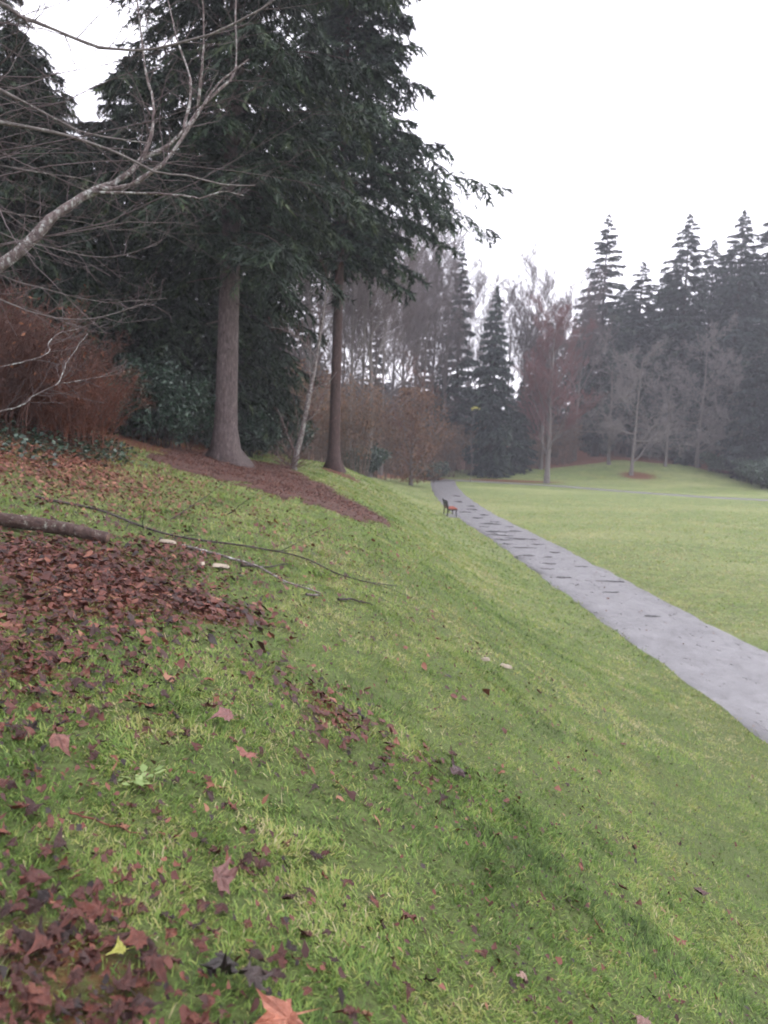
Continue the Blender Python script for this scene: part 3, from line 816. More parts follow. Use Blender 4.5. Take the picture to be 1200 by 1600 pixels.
dw = mesh_np('distant_woods', np.concatenate(Vs), np.concatenate(Fs), NEEDLE_FAR, tint=np.concatenate(ts))
tag(dw, 'dim mass of far woodland behind the trees', 'woods', kind='stuff')


# ------------------------------------------------------------------ brush
def brush(name, label, loc, wdt, H, seed, stem, leaf=None, ns=60, nl=0, lsz=.1, rmin=.006, k=(6, 5), group=None, cat='shrub', arch=.5, rz=0):
    g = np.random.default_rng(seed)
    t = thing(name, label, cat, loc, rz, group)
    n = 7; s = np.linspace(0, 1, n)
    az = g.uniform(0, 6.283, ns); rc = wdt * .55 * np.sqrt(g.random(ns)); L = H * g.uniform(.6, 1.05, ns) * (1 - .3 * (rc / wdt))
    out = wdt * arch * g.uniform(.2, 1, ns)
    P = np.zeros((ns, n, 3))
    P[..., 0] = np.cos(az)[:, None] * (rc[:, None] + out[:, None] * s**2); P[..., 1] = np.sin(az)[:, None] * (rc[:, None] + out[:, None] * s**2)
    P[..., 2] = -.1 + L[:, None] * (s * 1.15 - .2 * s**3)
    P[..., :2] += np.cumsum(g.normal(0, .055 * H / n * 3, (ns, n, 2)), 1)
    Rd = np.linspace(1, .3, n)[None] * (rmin * 2.2) * g.uniform(.6, 1.5, ns)[:, None]
    tag(mesh_np('stems', *tubes(P, Rd, 4), stem, t), kind='stuff')
    P2, R2 = sprout(g, P, Rd, k[0], .6, (.2, .5), n=5, trop=.03, wig=.2, rmin=rmin)
    P3, R3 = sprout(g, P2, R2, k[1], .7, (.35, .7), n=4, trop=.0, wig=.2, rmin=rmin * .8)
    tag(mesh_np('twigs', *join([tubes(P2, R2, 3), tubes(P3, R3, 3)]), stem, t), kind='stuff')
    if leaf is not None:
        Al = np.concatenate([P3.reshape(-1, 3), P2.reshape(-1, 3)]); A = Al[g.integers(0, len(Al), nl)] + g.normal(0, lsz * .4, (nl, 3))
        A[:, 2] = np.maximum(A[:, 2], .03)
        D = unit(g.normal(size=(nl, 3)) + np.array([0, 0, -.15])); W = unit(np.cross(D, g.normal(size=(nl, 3)) + np.array([0, 0, 1.2])))
        l = lsz * g.uniform(.6, 1.3, nl); wd = l * .26
        M = A + D * (l * .5)[:, None]
        V = np.stack([A, M + W * wd[:, None], A + D * l[:, None], M - W * wd[:, None]], 1).reshape(-1, 3)
        mesh_np('leaves', V, np.arange(nl * 4).reshape(-1, 4), leaf, t, tint=g.random(nl))
    return t


LEAF_EVER = mat_leafy('glossy_evergreen_leaves', [(0, (.012, .028, .018)), (.6, (.03, .06, .038)), (1, (.06, .095, .06))], .32, .1, .5)
LEAF_DEAD = mat_leafy('dead_leaves', [(0, (.05, .022, .014)), (.5, (.12, .048, .028)), (1, (.2, .085, .045))], .6, .25, .25)
rb = brush('rusty_brush', 'rust red thicket of fine dead stems beside the glossy bushes', (-6.05, 15.4, hz(-6.05, 15.4)), 1.15, 1.75, 111, BARK_RUST, LEAF_DEAD, 130, 700, .06, .0042, (8, 5), 'rusty brush at the wood edge', arch=.75)
for lab, x, y, sc, rz in [('taller dull rust thicket at the left edge under the bare limbs', -7.3, 14.6, 1.45, 1.0), ('rust thicket between the left edge and the nearer rusty clump', -6.9, 15.9, 1.3, 2.4),
                          ('rust thicket furthest back at the left edge', -8.6, 16.4, 1.7, 4.0)]:
    c_ = clone(rb, lab, (x, y, hz(x, y)), rz, sc, 'rusty brush at the wood edge')
    for ch in c_.children:
        if not ch.name.startswith('leaves'):
            ch.material_slots[0].link = 'OBJECT'; ch.material_slots[0].material = BARK_RUSTDK
eb = brush('evergreen_bush', 'dark glossy evergreen bush left of the thick trunk', (-5.95, 21.8, hz(-5.95, 21.8)), 1.3, 2.0, 121, BARK_DARK, LEAF_EVER, 40, 9000, .11, .006, (6, 4), 'glossy evergreen bushes')
for lab, x, y, sc, rz in [('glossy evergreen bush between the rusty thicket and its twin by the trunk', -7.3, 21.5, 1.05, 2.0), ('evergreen bush deeper behind the two glossy bushes', -7.0, 24.5, 1.25, 3.3),
                          ('low evergreen bush under the left dark boughs', -9.2, 19.6, 1.0, 5.0), ('low evergreen bush right behind the thick trunk', -4.9, 28.5, .9, .7)]:
    clone(eb, lab, (x, y, hz(x, y)), rz, sc, 'glossy evergreen bushes')
th = brush('brown_thicket', 'brown thicket of bare twigs just right of the thick trunk', at(415, 38), 2.3, 4.6, 131, BARK_WARM, LEAF_RUST, 46, 2600, .15, .010, (8, 6), 'brown thickets below the far trees')
for lab, px, d, sc, rz in [
        ('brown thicket behind the foot of the leaning birch', 455, 46, 1.1, 1), ('brown thicket left of the slender reddish trunk', 492, 52, (1.1, 1.1, 1.0), 2),
        ('brown thicket right of the slender reddish trunk', 548, 54, (1.0, 1.0, 1.45), 3), ('brown thicket left of the russet beech', 582, 68, (1.1, 1.1, 1.5), 4),
        ('brown thicket just behind the russet beech', 618, 86, (1.3, 1.3, 1.7), 5), ('low brown thicket right of the russet beech', 688, 90, 1.35, .5),
        ('brown thicket at the foot of the sapling with yellow leaves', 722, 95, 1.4, 1.5), ('brown thicket behind the purple red tree', 872, 104, 1.3, 2.5),
        ('brown thicket left of the purple red tree trunk', 835, 101, 1.0, 3.5), ('tall brown thicket high behind the leaning birch', 470, 62, 1.7, 4.5),
        ('tall brown thicket high behind the slender reddish trunk', 535, 70, 1.7, 5.5), ('tall brown thicket set back left of the russet beech', 596, 90, 1.8, .2),
        ('brown thicket on the rise behind the pale mound tree', 975, 118, 1.5, 1.2), ('brown thicket under the tight group of firs', 1050, 119, 1.4, 2.2)]:
    clone(th, lab, at(px, d), rz, sc, 'brown thickets below the far trees')
es = brush('laurel_shrub', 'round dark evergreen shrub at the right edge of the lawn', at(1180, 92.5), 3.2, 3.0, 141, BARK_DARK, LEAF_EVER, 40, 7000, .3, .012, (6, 4), 'dark shrubs along the far lawn')
for lab, px, d, sc, rz in [('dark evergreen shrub next to the round one at the right edge', 1128, 99, .9, 1), ('dark shrub under the tight group of firs', 1085, 116, .9, 2), ('dark shrub left of the mound', 930, 114, .85, 3),
                           ('dark shrub at the foot of the full dark conifer', 775, 99, .9, 4), ('dark shrub beside the russet beech foot', 668, 84, .7, 5), ('dark shrub behind the mound tree', 1010, 119, .9, .6),
                           ('dark shrub outside the right corner of the lawn', 1215, 88, 1.1, 2.9), ('dark shrub behind the slender reddish trunk', 560, 60, .75, 1.9), ('dark shrub behind the leaning birch', 435, 43, .7, .9)]:
    clone(es, lab, at(px, d), rz, sc, 'dark shrubs along the far lawn')

# ivy carpet under the rusty brush
g = np.random.default_rng(151); n = 5200
x = g.uniform(-9.5, -4.6, n); y = g.uniform(11.5, 17.5, n); keep = (pathx(y) - x + (fbm(x, y, .8) - .5) * 2.2 > 11.5); x, y = x[keep], y[keep]; n = len(x)
A = np.c_[x, y, height(x, y) + g.random(n) * .22 * fbm(x, y, 1.1) * 2]
D = unit(g.normal(size=(n, 3)) * np.array([1, 1, .35])); W = unit(np.cross(D, np.array([0, 0, 1.]) + g.normal(size=(n, 3)) * .4))
l = g.uniform(.05, .11, n); Mi = A + D * (l * .4)[:, None]
V = np.stack([A, Mi + W * (l * .45)[:, None], A + D * l[:, None], Mi - W * (l * .45)[:, None]], 1).reshape(-1, 3)
tag(mesh_np('ivy', V, np.arange(n * 4).reshape(-1, 4), LEAF_EVER, tint=g.random(n)), 'low ivy leaves creeping under the rusty brush', 'ivy', kind='stuff')

# ------------------------------------------------------------------ near bare tree whose limbs reach in from the left
LIMBS = {
 'main': [(-3.85,6.6,4.9),(-3.53,6.69,5.06),(-3.25,6.77,5.24),(-3.07,6.86,5.44),(-2.94,6.94,5.65),(-2.8,7.03,5.81),(-2.64,7.11,5.95),(-2.47,7.2,6.06)],
 'f1': [(-2.47,7.2,6.06),(-2.36,7.28,6.18),(-2.25,7.36,6.35),(-2.11,7.43,6.44),(-1.93,7.51,6.65),(-1.83,7.59,6.87),(-1.69,7.67,7.07),(-1.53,7.74,7.31),(-1.55,7.82,7.74),(-1.56,7.9,8.32)],
 'f2': [(-2.56,7.12,5.99),(-2.4,7.16,6.01),(-2.24,7.19,6.08),(-2.05,7.22,6.22),(-1.97,7.26,6.34),(-1.86,7.3,6.53),(-1.73,7.33,6.74),(-1.57,7.36,7.0),(-1.3,7.4,7.24)],
 's1': [(-2.25,7.35,6.34),(-2.18,7.39,6.55),(-2.18,7.43,6.72),(-2.21,7.48,6.92),(-2.29,7.52,7.18),(-2.37,7.56,7.68),(-2.45,7.6,8.12)],
 's2': [(-1.83,7.58,6.87),(-1.8,7.54,6.97),(-1.76,7.49,7.22),(-1.74,7.44,7.52),(-1.76,7.4,7.92)],
 's3': [(-1.93,7.5,6.64),(-1.91,7.63,7.09),(-2.05,7.77,7.5),(-2.2,7.9,7.96)],
 'arc': [(-3.8,6.6,7.51),(-3.43,6.56,7.34),(-3.12,6.53,7.2),(-2.93,6.49,7.08),(-2.66,6.45,6.98),(-2.35,6.42,6.87),(-2.09,6.38,6.82),(-1.84,6.35,6.82),(-1.58,6.31,6.86),(-1.32,6.27,6.93),(-0.99,6.24,7.1),(-0.84,6.2,7.2)],
 'l1': [(-3.82,6.6,6.4),(-3.48,6.63,6.38),(-3.19,6.66,6.34),(-2.84,6.69,6.29),(-2.58,6.72,6.25),(-2.36,6.75,6.19),(-2.15,6.78,6.12),(-1.97,6.81,6.05),(-1.7,6.84,6.03),(-1.43,6.87,5.98),(-1.17,6.9,5.99)],
 'l2': [(-3.81,6.6,6.84),(-3.49,6.66,6.73),(-3.21,6.71,6.62),(-2.97,6.77,6.51),(-2.72,6.83,6.4),(-2.52,6.89,6.36),(-2.27,6.94,6.35),(-2.05,7.0,6.35)],
 'l3': [(-2.63,7.1,5.95),(-2.32,7.1,5.96),(-1.86,7.1,5.95),(-1.67,7.1,5.93),(-1.47,7.1,5.99),(-1.3,7.1,5.96)],
 'w1': [(-3.84,6.6,5.26),(-3.43,6.72,5.25),(-3.28,6.83,5.17),(-3.01,6.95,5.1),(-2.5,7.07,5.01),(-2.32,7.18,5.05),(-2.01,7.3,5.1)],
 'w2': [(-3.83,6.6,5.61),(-3.35,6.67,5.55),(-3.07,6.73,5.46),(-2.78,6.8,5.42),(-2.49,6.87,5.38),(-2.24,6.93,5.41),(-1.96,7.0,5.52)],
 'w3': [(-3.83,6.6,5.86),(-3.39,6.64,6.04),(-3.2,6.68,6.03),(-2.86,6.72,5.99),(-2.51,6.76,5.96),(-2.26,6.8,5.87)],
 'w4': [(-3.86,6.6,3.92),(-3.1,6.66,4.06),(-2.93,6.72,4.19),(-2.76,6.78,4.28),(-2.63,6.84,4.32),(-2.27,6.9,4.41)],
 'w5': [(-3.86,6.6,4.24),(-2.92,6.74,4.49),(-2.89,6.88,4.63),(-2.85,7.02,4.73),(-2.79,7.16,4.78),(-2.64,7.3,4.89)],
 'w6': [(-2.82,6.76,4.25),(-2.76,6.8,4.32),(-2.72,6.83,4.45),(-2.68,6.86,4.52),(-2.55,6.9,4.73)],
 'w7': [(-3.84,6.6,5.51),(-3.36,6.78,5.68),(-3.12,6.96,5.71),(-2.76,7.14,5.72),(-2.43,7.32,5.7),(-2.14,7.5,5.82)],
 'w8': [(-3.84,6.6,5.16),(-3.14,6.54,4.92),(-2.81,6.48,4.81),(-2.43,6.42,4.77),(-2.05,6.36,4.88),(-1.89,6.3,4.91)]}
RADII = {'main': (.055, .032), 'f1': (.025, .007), 'f2': (.024, .006), 's1': (.017, .006), 's2': (.016, .005), 's3': (.014, .005), 'arc': (.016, .005), 'l1': (.02, .005), 'l2': (.015, .005), 'l3': (.012, .004)}
g = np.random.default_rng(161)
z0 = hz(-4.05, 6.6)
org = np.array([-4.05, 6.6, z0])
nt_ = thing('overhanging_tree', 'near bare tree with pale lichen-spotted limbs reaching in from the left', 'tree', tuple(org))
PT = resample([(0, 0, -.2), (.02, 0, 1.0), (.12, 0, 2.0), (.2, .05, 3.2), (.28, .1, 4.6), (.1, .2, 6.5), (.2, .3, 9.0)], 26)[None]
mesh_np('trunk', *tubes(PT, np.interp(np.linspace(0, 1, 26), [0, .05, .4, 1], [.24, .18, .14, .03])[None], 12), BARK_GREY, nt_, smooth=True)
allP, allR, made = [], [], {}
for k, p in LIMBS.items():
    n = 20
    P = resample(np.array(p) - org, n)
    if k not in ('f1', 'f2', 's1', 's2', 's3', 'l3', 'w6'):
        P[0] = P[0] * .3 + np.array([.12, 0, P[0][2]]) * .7
    r = RADII.get(k, (.0065, .0025))
    P[2:] += np.cumsum(g.normal(0, .004, (n - 2, 3)), 0)
    Rr = np.linspace(r[0], r[1], n) * (1 + (.07 if r[0] > .03 else .12) * g.normal(size=n))
    par = {'f1': 'main', 'f2': 'main', 'l3': 'main', 's1': 'main', 's2': 'main', 's3': 'main', 'w6': 'w4'}.get(k)
    made[k] = mesh_np('branch' if par else ('limb' if k[0] != 'w' else 'twig'), *tubes(P[None], Rr[None], 10 if r[0] > .03 else 6), BARK_PALE if k in ('main', 'f1', 'f2', 's1', 's2', 's3', 'w4', 'w5', 'w6', 'l3') else BARK_GREY, made[par] if par else nt_, smooth=True)
    allP.append(P); allR.append(Rr)
allP = np.stack(allP); allR = np.stack(allR)
Pa, Ra = sprout(g, allP, np.minimum(allR, .012), 13, .75, (.12, .38), n=7, t0=.12, trop=.02, wig=.13, rr=.45, rmin=.003)
Pb, Rb = sprout(g, Pa, Ra, 4, .65, (.3, .6), n=5, trop=.03, wig=.15, rr=.6, rmin=.0022)
tag(mesh_np('twigs', *join([tubes(Pa, Ra, 4), tubes(Pb, Rb, 3)]), BARK_TWIG, nt_), kind='stuff')
# hanging fine shoots low on the left
PT2 = resample(PT[0][8:20], 10)[None]
Pc, Rc = sprout(g, PT2, np.full((1, 10), .02), 46, 1.25, (.5, 1.1), n=10, t0=0, t1=.85, trop=-.01, wig=.1, rr=.4, rmin=.004)
Pc[..., 0] = np.abs(Pc[..., 0]) * 1.0
Pd, Rd_ = sprout(g, Pc, Rc, 8, .6, (.2, .45), n=6, trop=.02, wig=.12, rr=.6, rmin=.0028)
tag(mesh_np('shoots', *join([tubes(Pc, Rc, 4), tubes(Pd, Rd_, 3)]), BARK_TWIG, nt_), kind='stuff')


# ------------------------------------------------------------------ fallen leaves
def leaf_shape(g, lobes=5, curl=.3, kmax=4.2):
    """a maple leaf of unit width: lobed outline round a midrib, cupped and crumpled, with a stalk"""
    pts = []
    angs = np.linspace(-2.05, 2.05, lobes)
    lens = np.array([.42, .72, 1.0, .72, .42]) if lobes == 5 else np.array([.6, 1.0, .6])
    for i, (a, l) in enumerate(zip(angs, lens)):
        l = l * g.uniform(.85, 1.1) * .62
        for da, f in ((-.26, .62), (-.12, .74), (0, 1.0), (.12, .74), (.26, .62)):
            pts.append((a + da * g.uniform(.8, 1.2), l * f))
        if i < lobes - 1:
            pts.append(((a + angs[i + 1]) / 2, .26 * g.uniform(.85, 1.15)))
    pts = [(-2.75, .12)] + pts + [(2.75, .12)]
    a = np.array([p[0] for p in pts]); r = np.array([p[1] for p in pts])
    x, y = np.sin(a) * r, np.cos(a) * r
    fold = g.uniform(.1, .6); cx, cy = g.normal(0, curl, 2)
    def zf(x, y):
        return fold * np.abs(x) * .5 + cx * x * x * 1.6 + cy * y * y * 1.6 + .07 * np.sin(x * 9 + 1) * np.cos(y * 8)
    def roll(V):
        k1 = g.uniform(min(.6, kmax * .8), kmax); th = g.uniform(0, 3.14); c_, s_ = math.cos(th), math.sin(th)
        p = V[:, 0] * c_ + V[:, 1] * s_; q = -V[:, 0] * s_ + V[:, 1] * c_
        zz = V[:, 2] + (1 - np.cos(k1 * p)) / k1 * g.choice([1, 1, -1]); p = np.sin(k1 * p) / k1
        return np.c_[p * c_ - q * s_, p * s_ + q * c_, zz]
    O = np.c_[x, y, zf(x, y)]
    I_ = np.c_[x * .5, y * .5, zf(x * .5, y * .5) - .015]
    n = len(O); c = np.array([[0, 0, 0.]])
    V = np.r_[O, I_, c, [[.012, -.1, .0], [-.012, -.1, .0], [g.normal(0, .05), -.5, .07]]]
    f = []
    for i in range(n):
        j = (i + 1) % n
        f += [(i, j, n + j), (i, n + j, n + i), (n + i, n + j, 2 * n)]
    f.append((2 * n + 1, 2 * n + 2, 2 * n + 3))
    V = roll(V)
    V[:, 2] += g.normal(0, .03, len(V))
    V[:, 2] -= V[:, 2].min()
    return V, np.array(f)


LEAF_STOPS = [(0, (.02, .013, .012)), (.25, (.045, .018, .015)), (.5, (.085, .028, .021)), (.72, (.14, .046, .031)), (.9, (.2, .08, .05)), (1, (.26, .125, .075))]
LEAF_OBJ, nt, b = new_mat('fallen_leaf')
oc = nd(nt, 'ShaderNodeObjectInfo'); nn = noise(nt, 5, 4, coords(nt), .7)
nt.links.new(mixc(nt, .6, oc.outputs['Color'], ramp(nt, nn.outputs[0], [(.32, (.28, .24, .24)), (.52, (.85, .85, .85)), (.72, (1.5, 1.4, 1.3))]).outputs[0], 'MULTIPLY'), b.inputs['Base Color']); b.inputs['Roughness'].default_value = .42; b.inputs['Specular IOR Level'].default_value = .3
LEAF_LIT = mat_leafy('leaf_litter', LEAF_STOPS, .5, .12, .28, 0)
for m_ in (LEAF_OBJ, LEAF_LIT):
    nt = m_.node_tree; b = nt.nodes['Principled BSDF']; nn = noise(nt, 30, 4, coords(nt), .7); bumpy(nt, b, nn.outputs[0], .5, .01)

g = np.random.default_rng(171)
xs, ysv = [], []
for x, y, sx_, sy_, c in DRIFT:
    c = int(c * (2.3 if y > 3.6 and x < -.9 else .95)); xs.append(g.normal(x, sx_ * 1.12, c)); ysv.append(g.normal(y, sy_ * 1.12, c))
n = 3300                                                     # thin scatter over the slope, fewer to the right
x = g.uniform(-4, 4.5, n); y = 1.4 + 16 * g.random(n)**1.6
k = g.random(n) < np.clip(.62 - .24 * x, .06, 1) * np.clip(2.6 * (fbm(x, y, .8) - .22), .1, 1.2)
xs.append(x[k]); ysv.append(y[k])
n = 1600                                                     # woodland floor
x = g.uniform(-10, -4.6, n); y = g.uniform(9, 26, n); k = woods(x, y) > .25; xs.append(x[k]); ysv.append(y[k])
x = np.concatenate(xs); y = np.concatenate(ysv)
gp = np.random.default_rng(8); py_ = gp.uniform(9, 40, 70); x = np.r_[x, pathx(py_) + gp.uniform(-1.3, 1.0, 70)]; y = np.r_[y, py_]
k = (y > 1.15) & ((pathx(y) - x > 1.4) | (np.arange(len(x)) >= len(x) - 70)) & ((x**2 + y**2) > 1.3); x, y = x[k], y[k]; n = len(x)
SPECIAL = [(-.20, 1.83, .20, .9, .97, 'large orange brown maple leaf cut by the bottom edge', (.33, .125, .075)), (-.37, 1.95, .15, 1.9, .0, 'large blackened curled leaf in the grass near the bottom', (.028, .02, .018)),
           (-.31, 1.93, .13, 4.0, .05, 'dark curled leaf touching the large blackened one', (.04, .024, .02)), (-.62, 1.88, .06, .5, 1, 'small lemon yellow leaf among the brown leaves at lower left', (.36, .36, .07)),
           (.45, 4.16, .17, 1.2, .1, 'large dark brown leaf lying alone in mid slope', (.06, .03, .03)), (.93, 2.6, .19, 2.2, .8, 'long pinkish brown folded leaf at lower right', (.22, .12, .10)),
           (.53, 2.58, .07, .4, .9, 'small pale tan leaf below the middle of the slope', (.34, .22, .17)), (-.53, 3.12, .13, 5.4, .85, 'upright folded red brown leaf left of centre', (.24, .085, .06)),
           (-.67, 3.42, .15, .8, .7, 'flat brick red leaf with spread lobes left of centre', (.2, .085, .075)), (1.91, 4.5, .11, 2.7, .5, 'single dull brown leaf on the green right slope', (.12, .065, .06)),
           (-1.13, 2.74, .13, 3.0, .75, 'red brown leaf lying flat near the left edge', (.2, .08, .06)), (-.47, 2.32, .15, 3.9, .85, 'brick brown leaf with raised lobes in the lower left grass', (.19, .09, .075))]
k = np.ones(n, bool)
for s in SPECIAL:
    k &= (x - s[0])**2 + (y - s[1])**2 > (s[2] * .7)**2
x, y = x[k], y[k]; n = len(x)
size = np.clip(g.normal(.055, .02, n), .022, .11); rot = g.uniform(0, 6.283, n); tl = g.normal(0, .55, (n, 2)); var = g.integers(0, 14, n); tn = np.clip(g.normal(.47, .22, n) + .24 * sstep(7.8, 10, y), 0, 1)
dn = np.clip(drift(x, y), 0, 1.2); size = size * (1 + .15 * dn); tl = tl * (1 - .45 * np.minimum(dn, 1))[:, None]
z = height(x, y) - .003 + .020 * g.random(n) + np.where(np.abs(pathx(y) - x) < 1.35, .018, 0)
SH = [leaf_shape(g, 5 if i < 10 else 3, g.uniform(.15, .5)) for i in range(14)]
meL = []
for i, (V, Fc) in enumerate(SH):
    me = bpy.data.meshes.new('fallen_leaf'); me.from_pydata(V.tolist(), [], Fc.tolist()); me.polygons.foreach_set('use_smooth', np.ones(len(Fc), bool)); me.materials.append(LEAF_OBJ); meL.append(me)
vis = (np.abs(x) < .5 * y + .05) & (y > 1.55)
app = np.where(vis, size / np.hypot(x, y), 0)
order = np.argsort(-app); single = order[:288]; rest = order[288:]


def put_leaf(me, x, y, z, size, rot, t, label, group=None, mat=None, col=None):
    o = bpy.data.objects.new('fallen_leaf', me)
    o.location = (x, y, z); o.scale = (size,) * 3; 
    e = .12
    nx_, ny_ = -(hz(x + e, y) - hz(x - e, y)) / (2 * e), -(hz(x, y + e) - hz(x, y - e)) / (2 * e)
    nv = Vector((nx_ + t[0] * .5, ny_ + t[1] * .5, 1)).normalized()
    o.rotation_mode = 'QUATERNION'; o.rotation_quaternion = nv.to_track_quat('Z', 'Y') @ Matrix.Rotation(rot, 3, 'Z').to_quaternion()
    if mat is not None:
        o.data = me.copy(); o.data.materials.clear(); o.data.materials.append(mat)
    if col is not None:
        o.color = (*col, 1)
    return tag(link(o), label, 'leaf', group)


def leaf_zone(x, y):
    if y < 2.5 and x < -.25: return 'in the drift at the bottom left corner', 'leaves in the bottom left drift'
    if x < -.95 and y > 4.0: return 'in the thick leaf carpet below the log', 'leaves in the carpet below the log'
    if x < -.95: return 'in the thinner scatter along the left edge', 'leaves along the left edge'
    if -.55 < x < .3 and 3.4 < y < 4.9: return 'in the small drift at mid slope', 'leaves in the mid slope drift'
    if x > .55: return 'alone on the greener right slope', 'leaves scattered on the right slope'
    if y < 2.5: return 'in the grass along the bottom edge', 'leaves in the bottom grass'
    return 'in the open grass left of centre', 'leaves scattered left of centre'


LT = np.array([s[0] for s in LEAF_STOPS]); LC = np.array([s[1] for s in LEAF_STOPS])
for i in single:
    where, grp = leaf_zone(x[i], y[i])
    hue = ['blackish', 'dark brown', 'red brown', 'light brown', 'tan'][int(np.searchsorted([.18, .38, .62, .82], tn[i]))]
    big = 'large' if size[i] > .085 else ('small' if size[i] < .064 else 'mid-sized')
    shp = 'lobed' if var[i] < 10 else 'narrow three-lobed'
    put_leaf(meL[var[i]], x[i], y[i], z[i] + .006, size[i] * 1.02, rot[i], tl[i], f'{big} {hue} {shp} fallen leaf {where}', grp, col=[float(np.interp(tn[i], LT, LC[:, c])) for c in range(3)])
for j, (lx, ly_, sz, rt, tt, lab, colr) in enumerate(SPECIAL):
    m_, nt, b = new_mat('leaf_colour'); nn = noise(nt, 6, 5, coords(nt), .7)
    nt.links.new(ramp(nt, nn.outputs[0], [(.3, tuple(c * .6 for c in colr)), (.6, colr), (.8, tuple(min(1, c * 1.25) for c in colr))]).outputs[0], b.inputs['Base Color'])
    b.inputs['Roughness'].default_value = .4; bumpy(nt, b, nn.outputs[0], .6, .03)
    if j == 0:                                               # the big one lies almost flat
        fl = leaf_shape(np.random.default_rng(4), 5, .05, .5); me = bpy.data.meshes.new('fallen_leaf'); me.from_pydata(fl[0].tolist(), [], fl[1].tolist()); me.materials.append(m_)
    else:
        me = meL[j % 10]
    put_leaf(me, lx, ly_, hz(lx, ly_) + .03, sz * 1.1, rt, (g.normal(0, .3), g.normal(0, .3) - .2), lab, None, m_)
# the rest of the litter, with the fragments of older leaves trodden into the turf
nf = 34000
fy = 1.2 + 11 * g.random(nf)**1.5; fx = g.uniform(-1, 1, nf) * (.58 * fy + .4)
kf = (g.random(nf) < np.clip(.75 - .2 * fx, .12, 1) * (.15 + 1.6 * np.maximum(fbm(fx, fy, 1.3) - .25, 0))) & (pathx(fy) - fx > 1.5); fx, fy = fx[kf], fy[kf]; nf = len(fx)
n_old = len(x)
x = np.r_[x, fx]; y = np.r_[y, fy]; size = np.r_[size, g.uniform(.010, .036, nf)]; rot = np.r_[rot, g.uniform(0, 6.283, nf)]; tl = np.r_[tl, g.normal(0, .8, (nf, 2))]
var = np.r_[var, g.integers(0, 14, nf)]; tn = np.r_[tn, np.clip(g.normal(.34, .25, nf), 0, 1)]; z = np.r_[z, height(fx, fy) + .002 + .02 * g.random(nf)]; rest = np.r_[rest, n_old + np.arange(nf)]
Vs, Fs, ts, k0 = [], [], [], 0
tier = np.where(size[rest] < .037, 2, np.where(np.hypot(x[rest], y[rest]) < 4.2, 0, 1))
for v, tr_ in [(v, t_) for v in range(14) for t_ in range(3)]:
    idx = rest[(var[rest] == v) & (tier == tr_)]
    if not len(idx):
        continue
    V, Fc = SH[v]
    nO = (len(V) - 4) // 2                                   # outline fan only; fewer points on far leaves and fragments
    pick = [np.arange(nO), np.arange(1, nO, 3), np.arange(1, nO, 7)][tr_]
    Vl = np.r_[V[:nO][pick], V[2 * nO:2 * nO + 1]]; nO = len(pick)
    Fl = np.stack([np.arange(nO), np.roll(np.arange(nO), -1), np.full(nO, nO)], -1)
    cr, sr = np.cos(rot[idx]), np.sin(rot[idx]); e = .1
    gxx = (height(x[idx] + e, y[idx]) - height(x[idx] - e, y[idx])) / (2 * e) + tl[idx, 0] * .6; gyy = (height(x[idx], y[idx] + e) - height(x[idx], y[idx] - e)) / (2 * e) + tl[idx, 1] * .6
    X_ = (Vl[None, :, 0] * cr[:, None] - Vl[None, :, 1] * sr[:, None]) * size[idx, None] * 1.15; Y_ = (Vl[None, :, 0] * sr[:, None] + Vl[None, :, 1] * cr[:, None]) * size[idx, None] * 1.15
    Z_ = Vl[None, :, 2] * size[idx, None] + X_ * gxx[:, None] + Y_ * gyy[:, None]
    W_ = np.stack([X_ + x[idx, None], Y_ + y[idx, None], Z_ + z[idx, None] + .008], -1)
    m_ = len(idx); Vs.append(W_.reshape(-1, 3)); Fs.append((Fl[None] + (np.arange(m_) * len(Vl))[:, None, None] + k0).reshape(-1, 3)); k0 += m_ * len(Vl); ts.append(np.repeat(tn[idx], len(Fl)))
tag(mesh_np('leaf_litter', np.concatenate(Vs), np.concatenate(Fs), LEAF_LIT, tint=np.concatenate(ts)), 'litter of small brown leaves spread over the slope', 'leaf litter', kind='stuff')

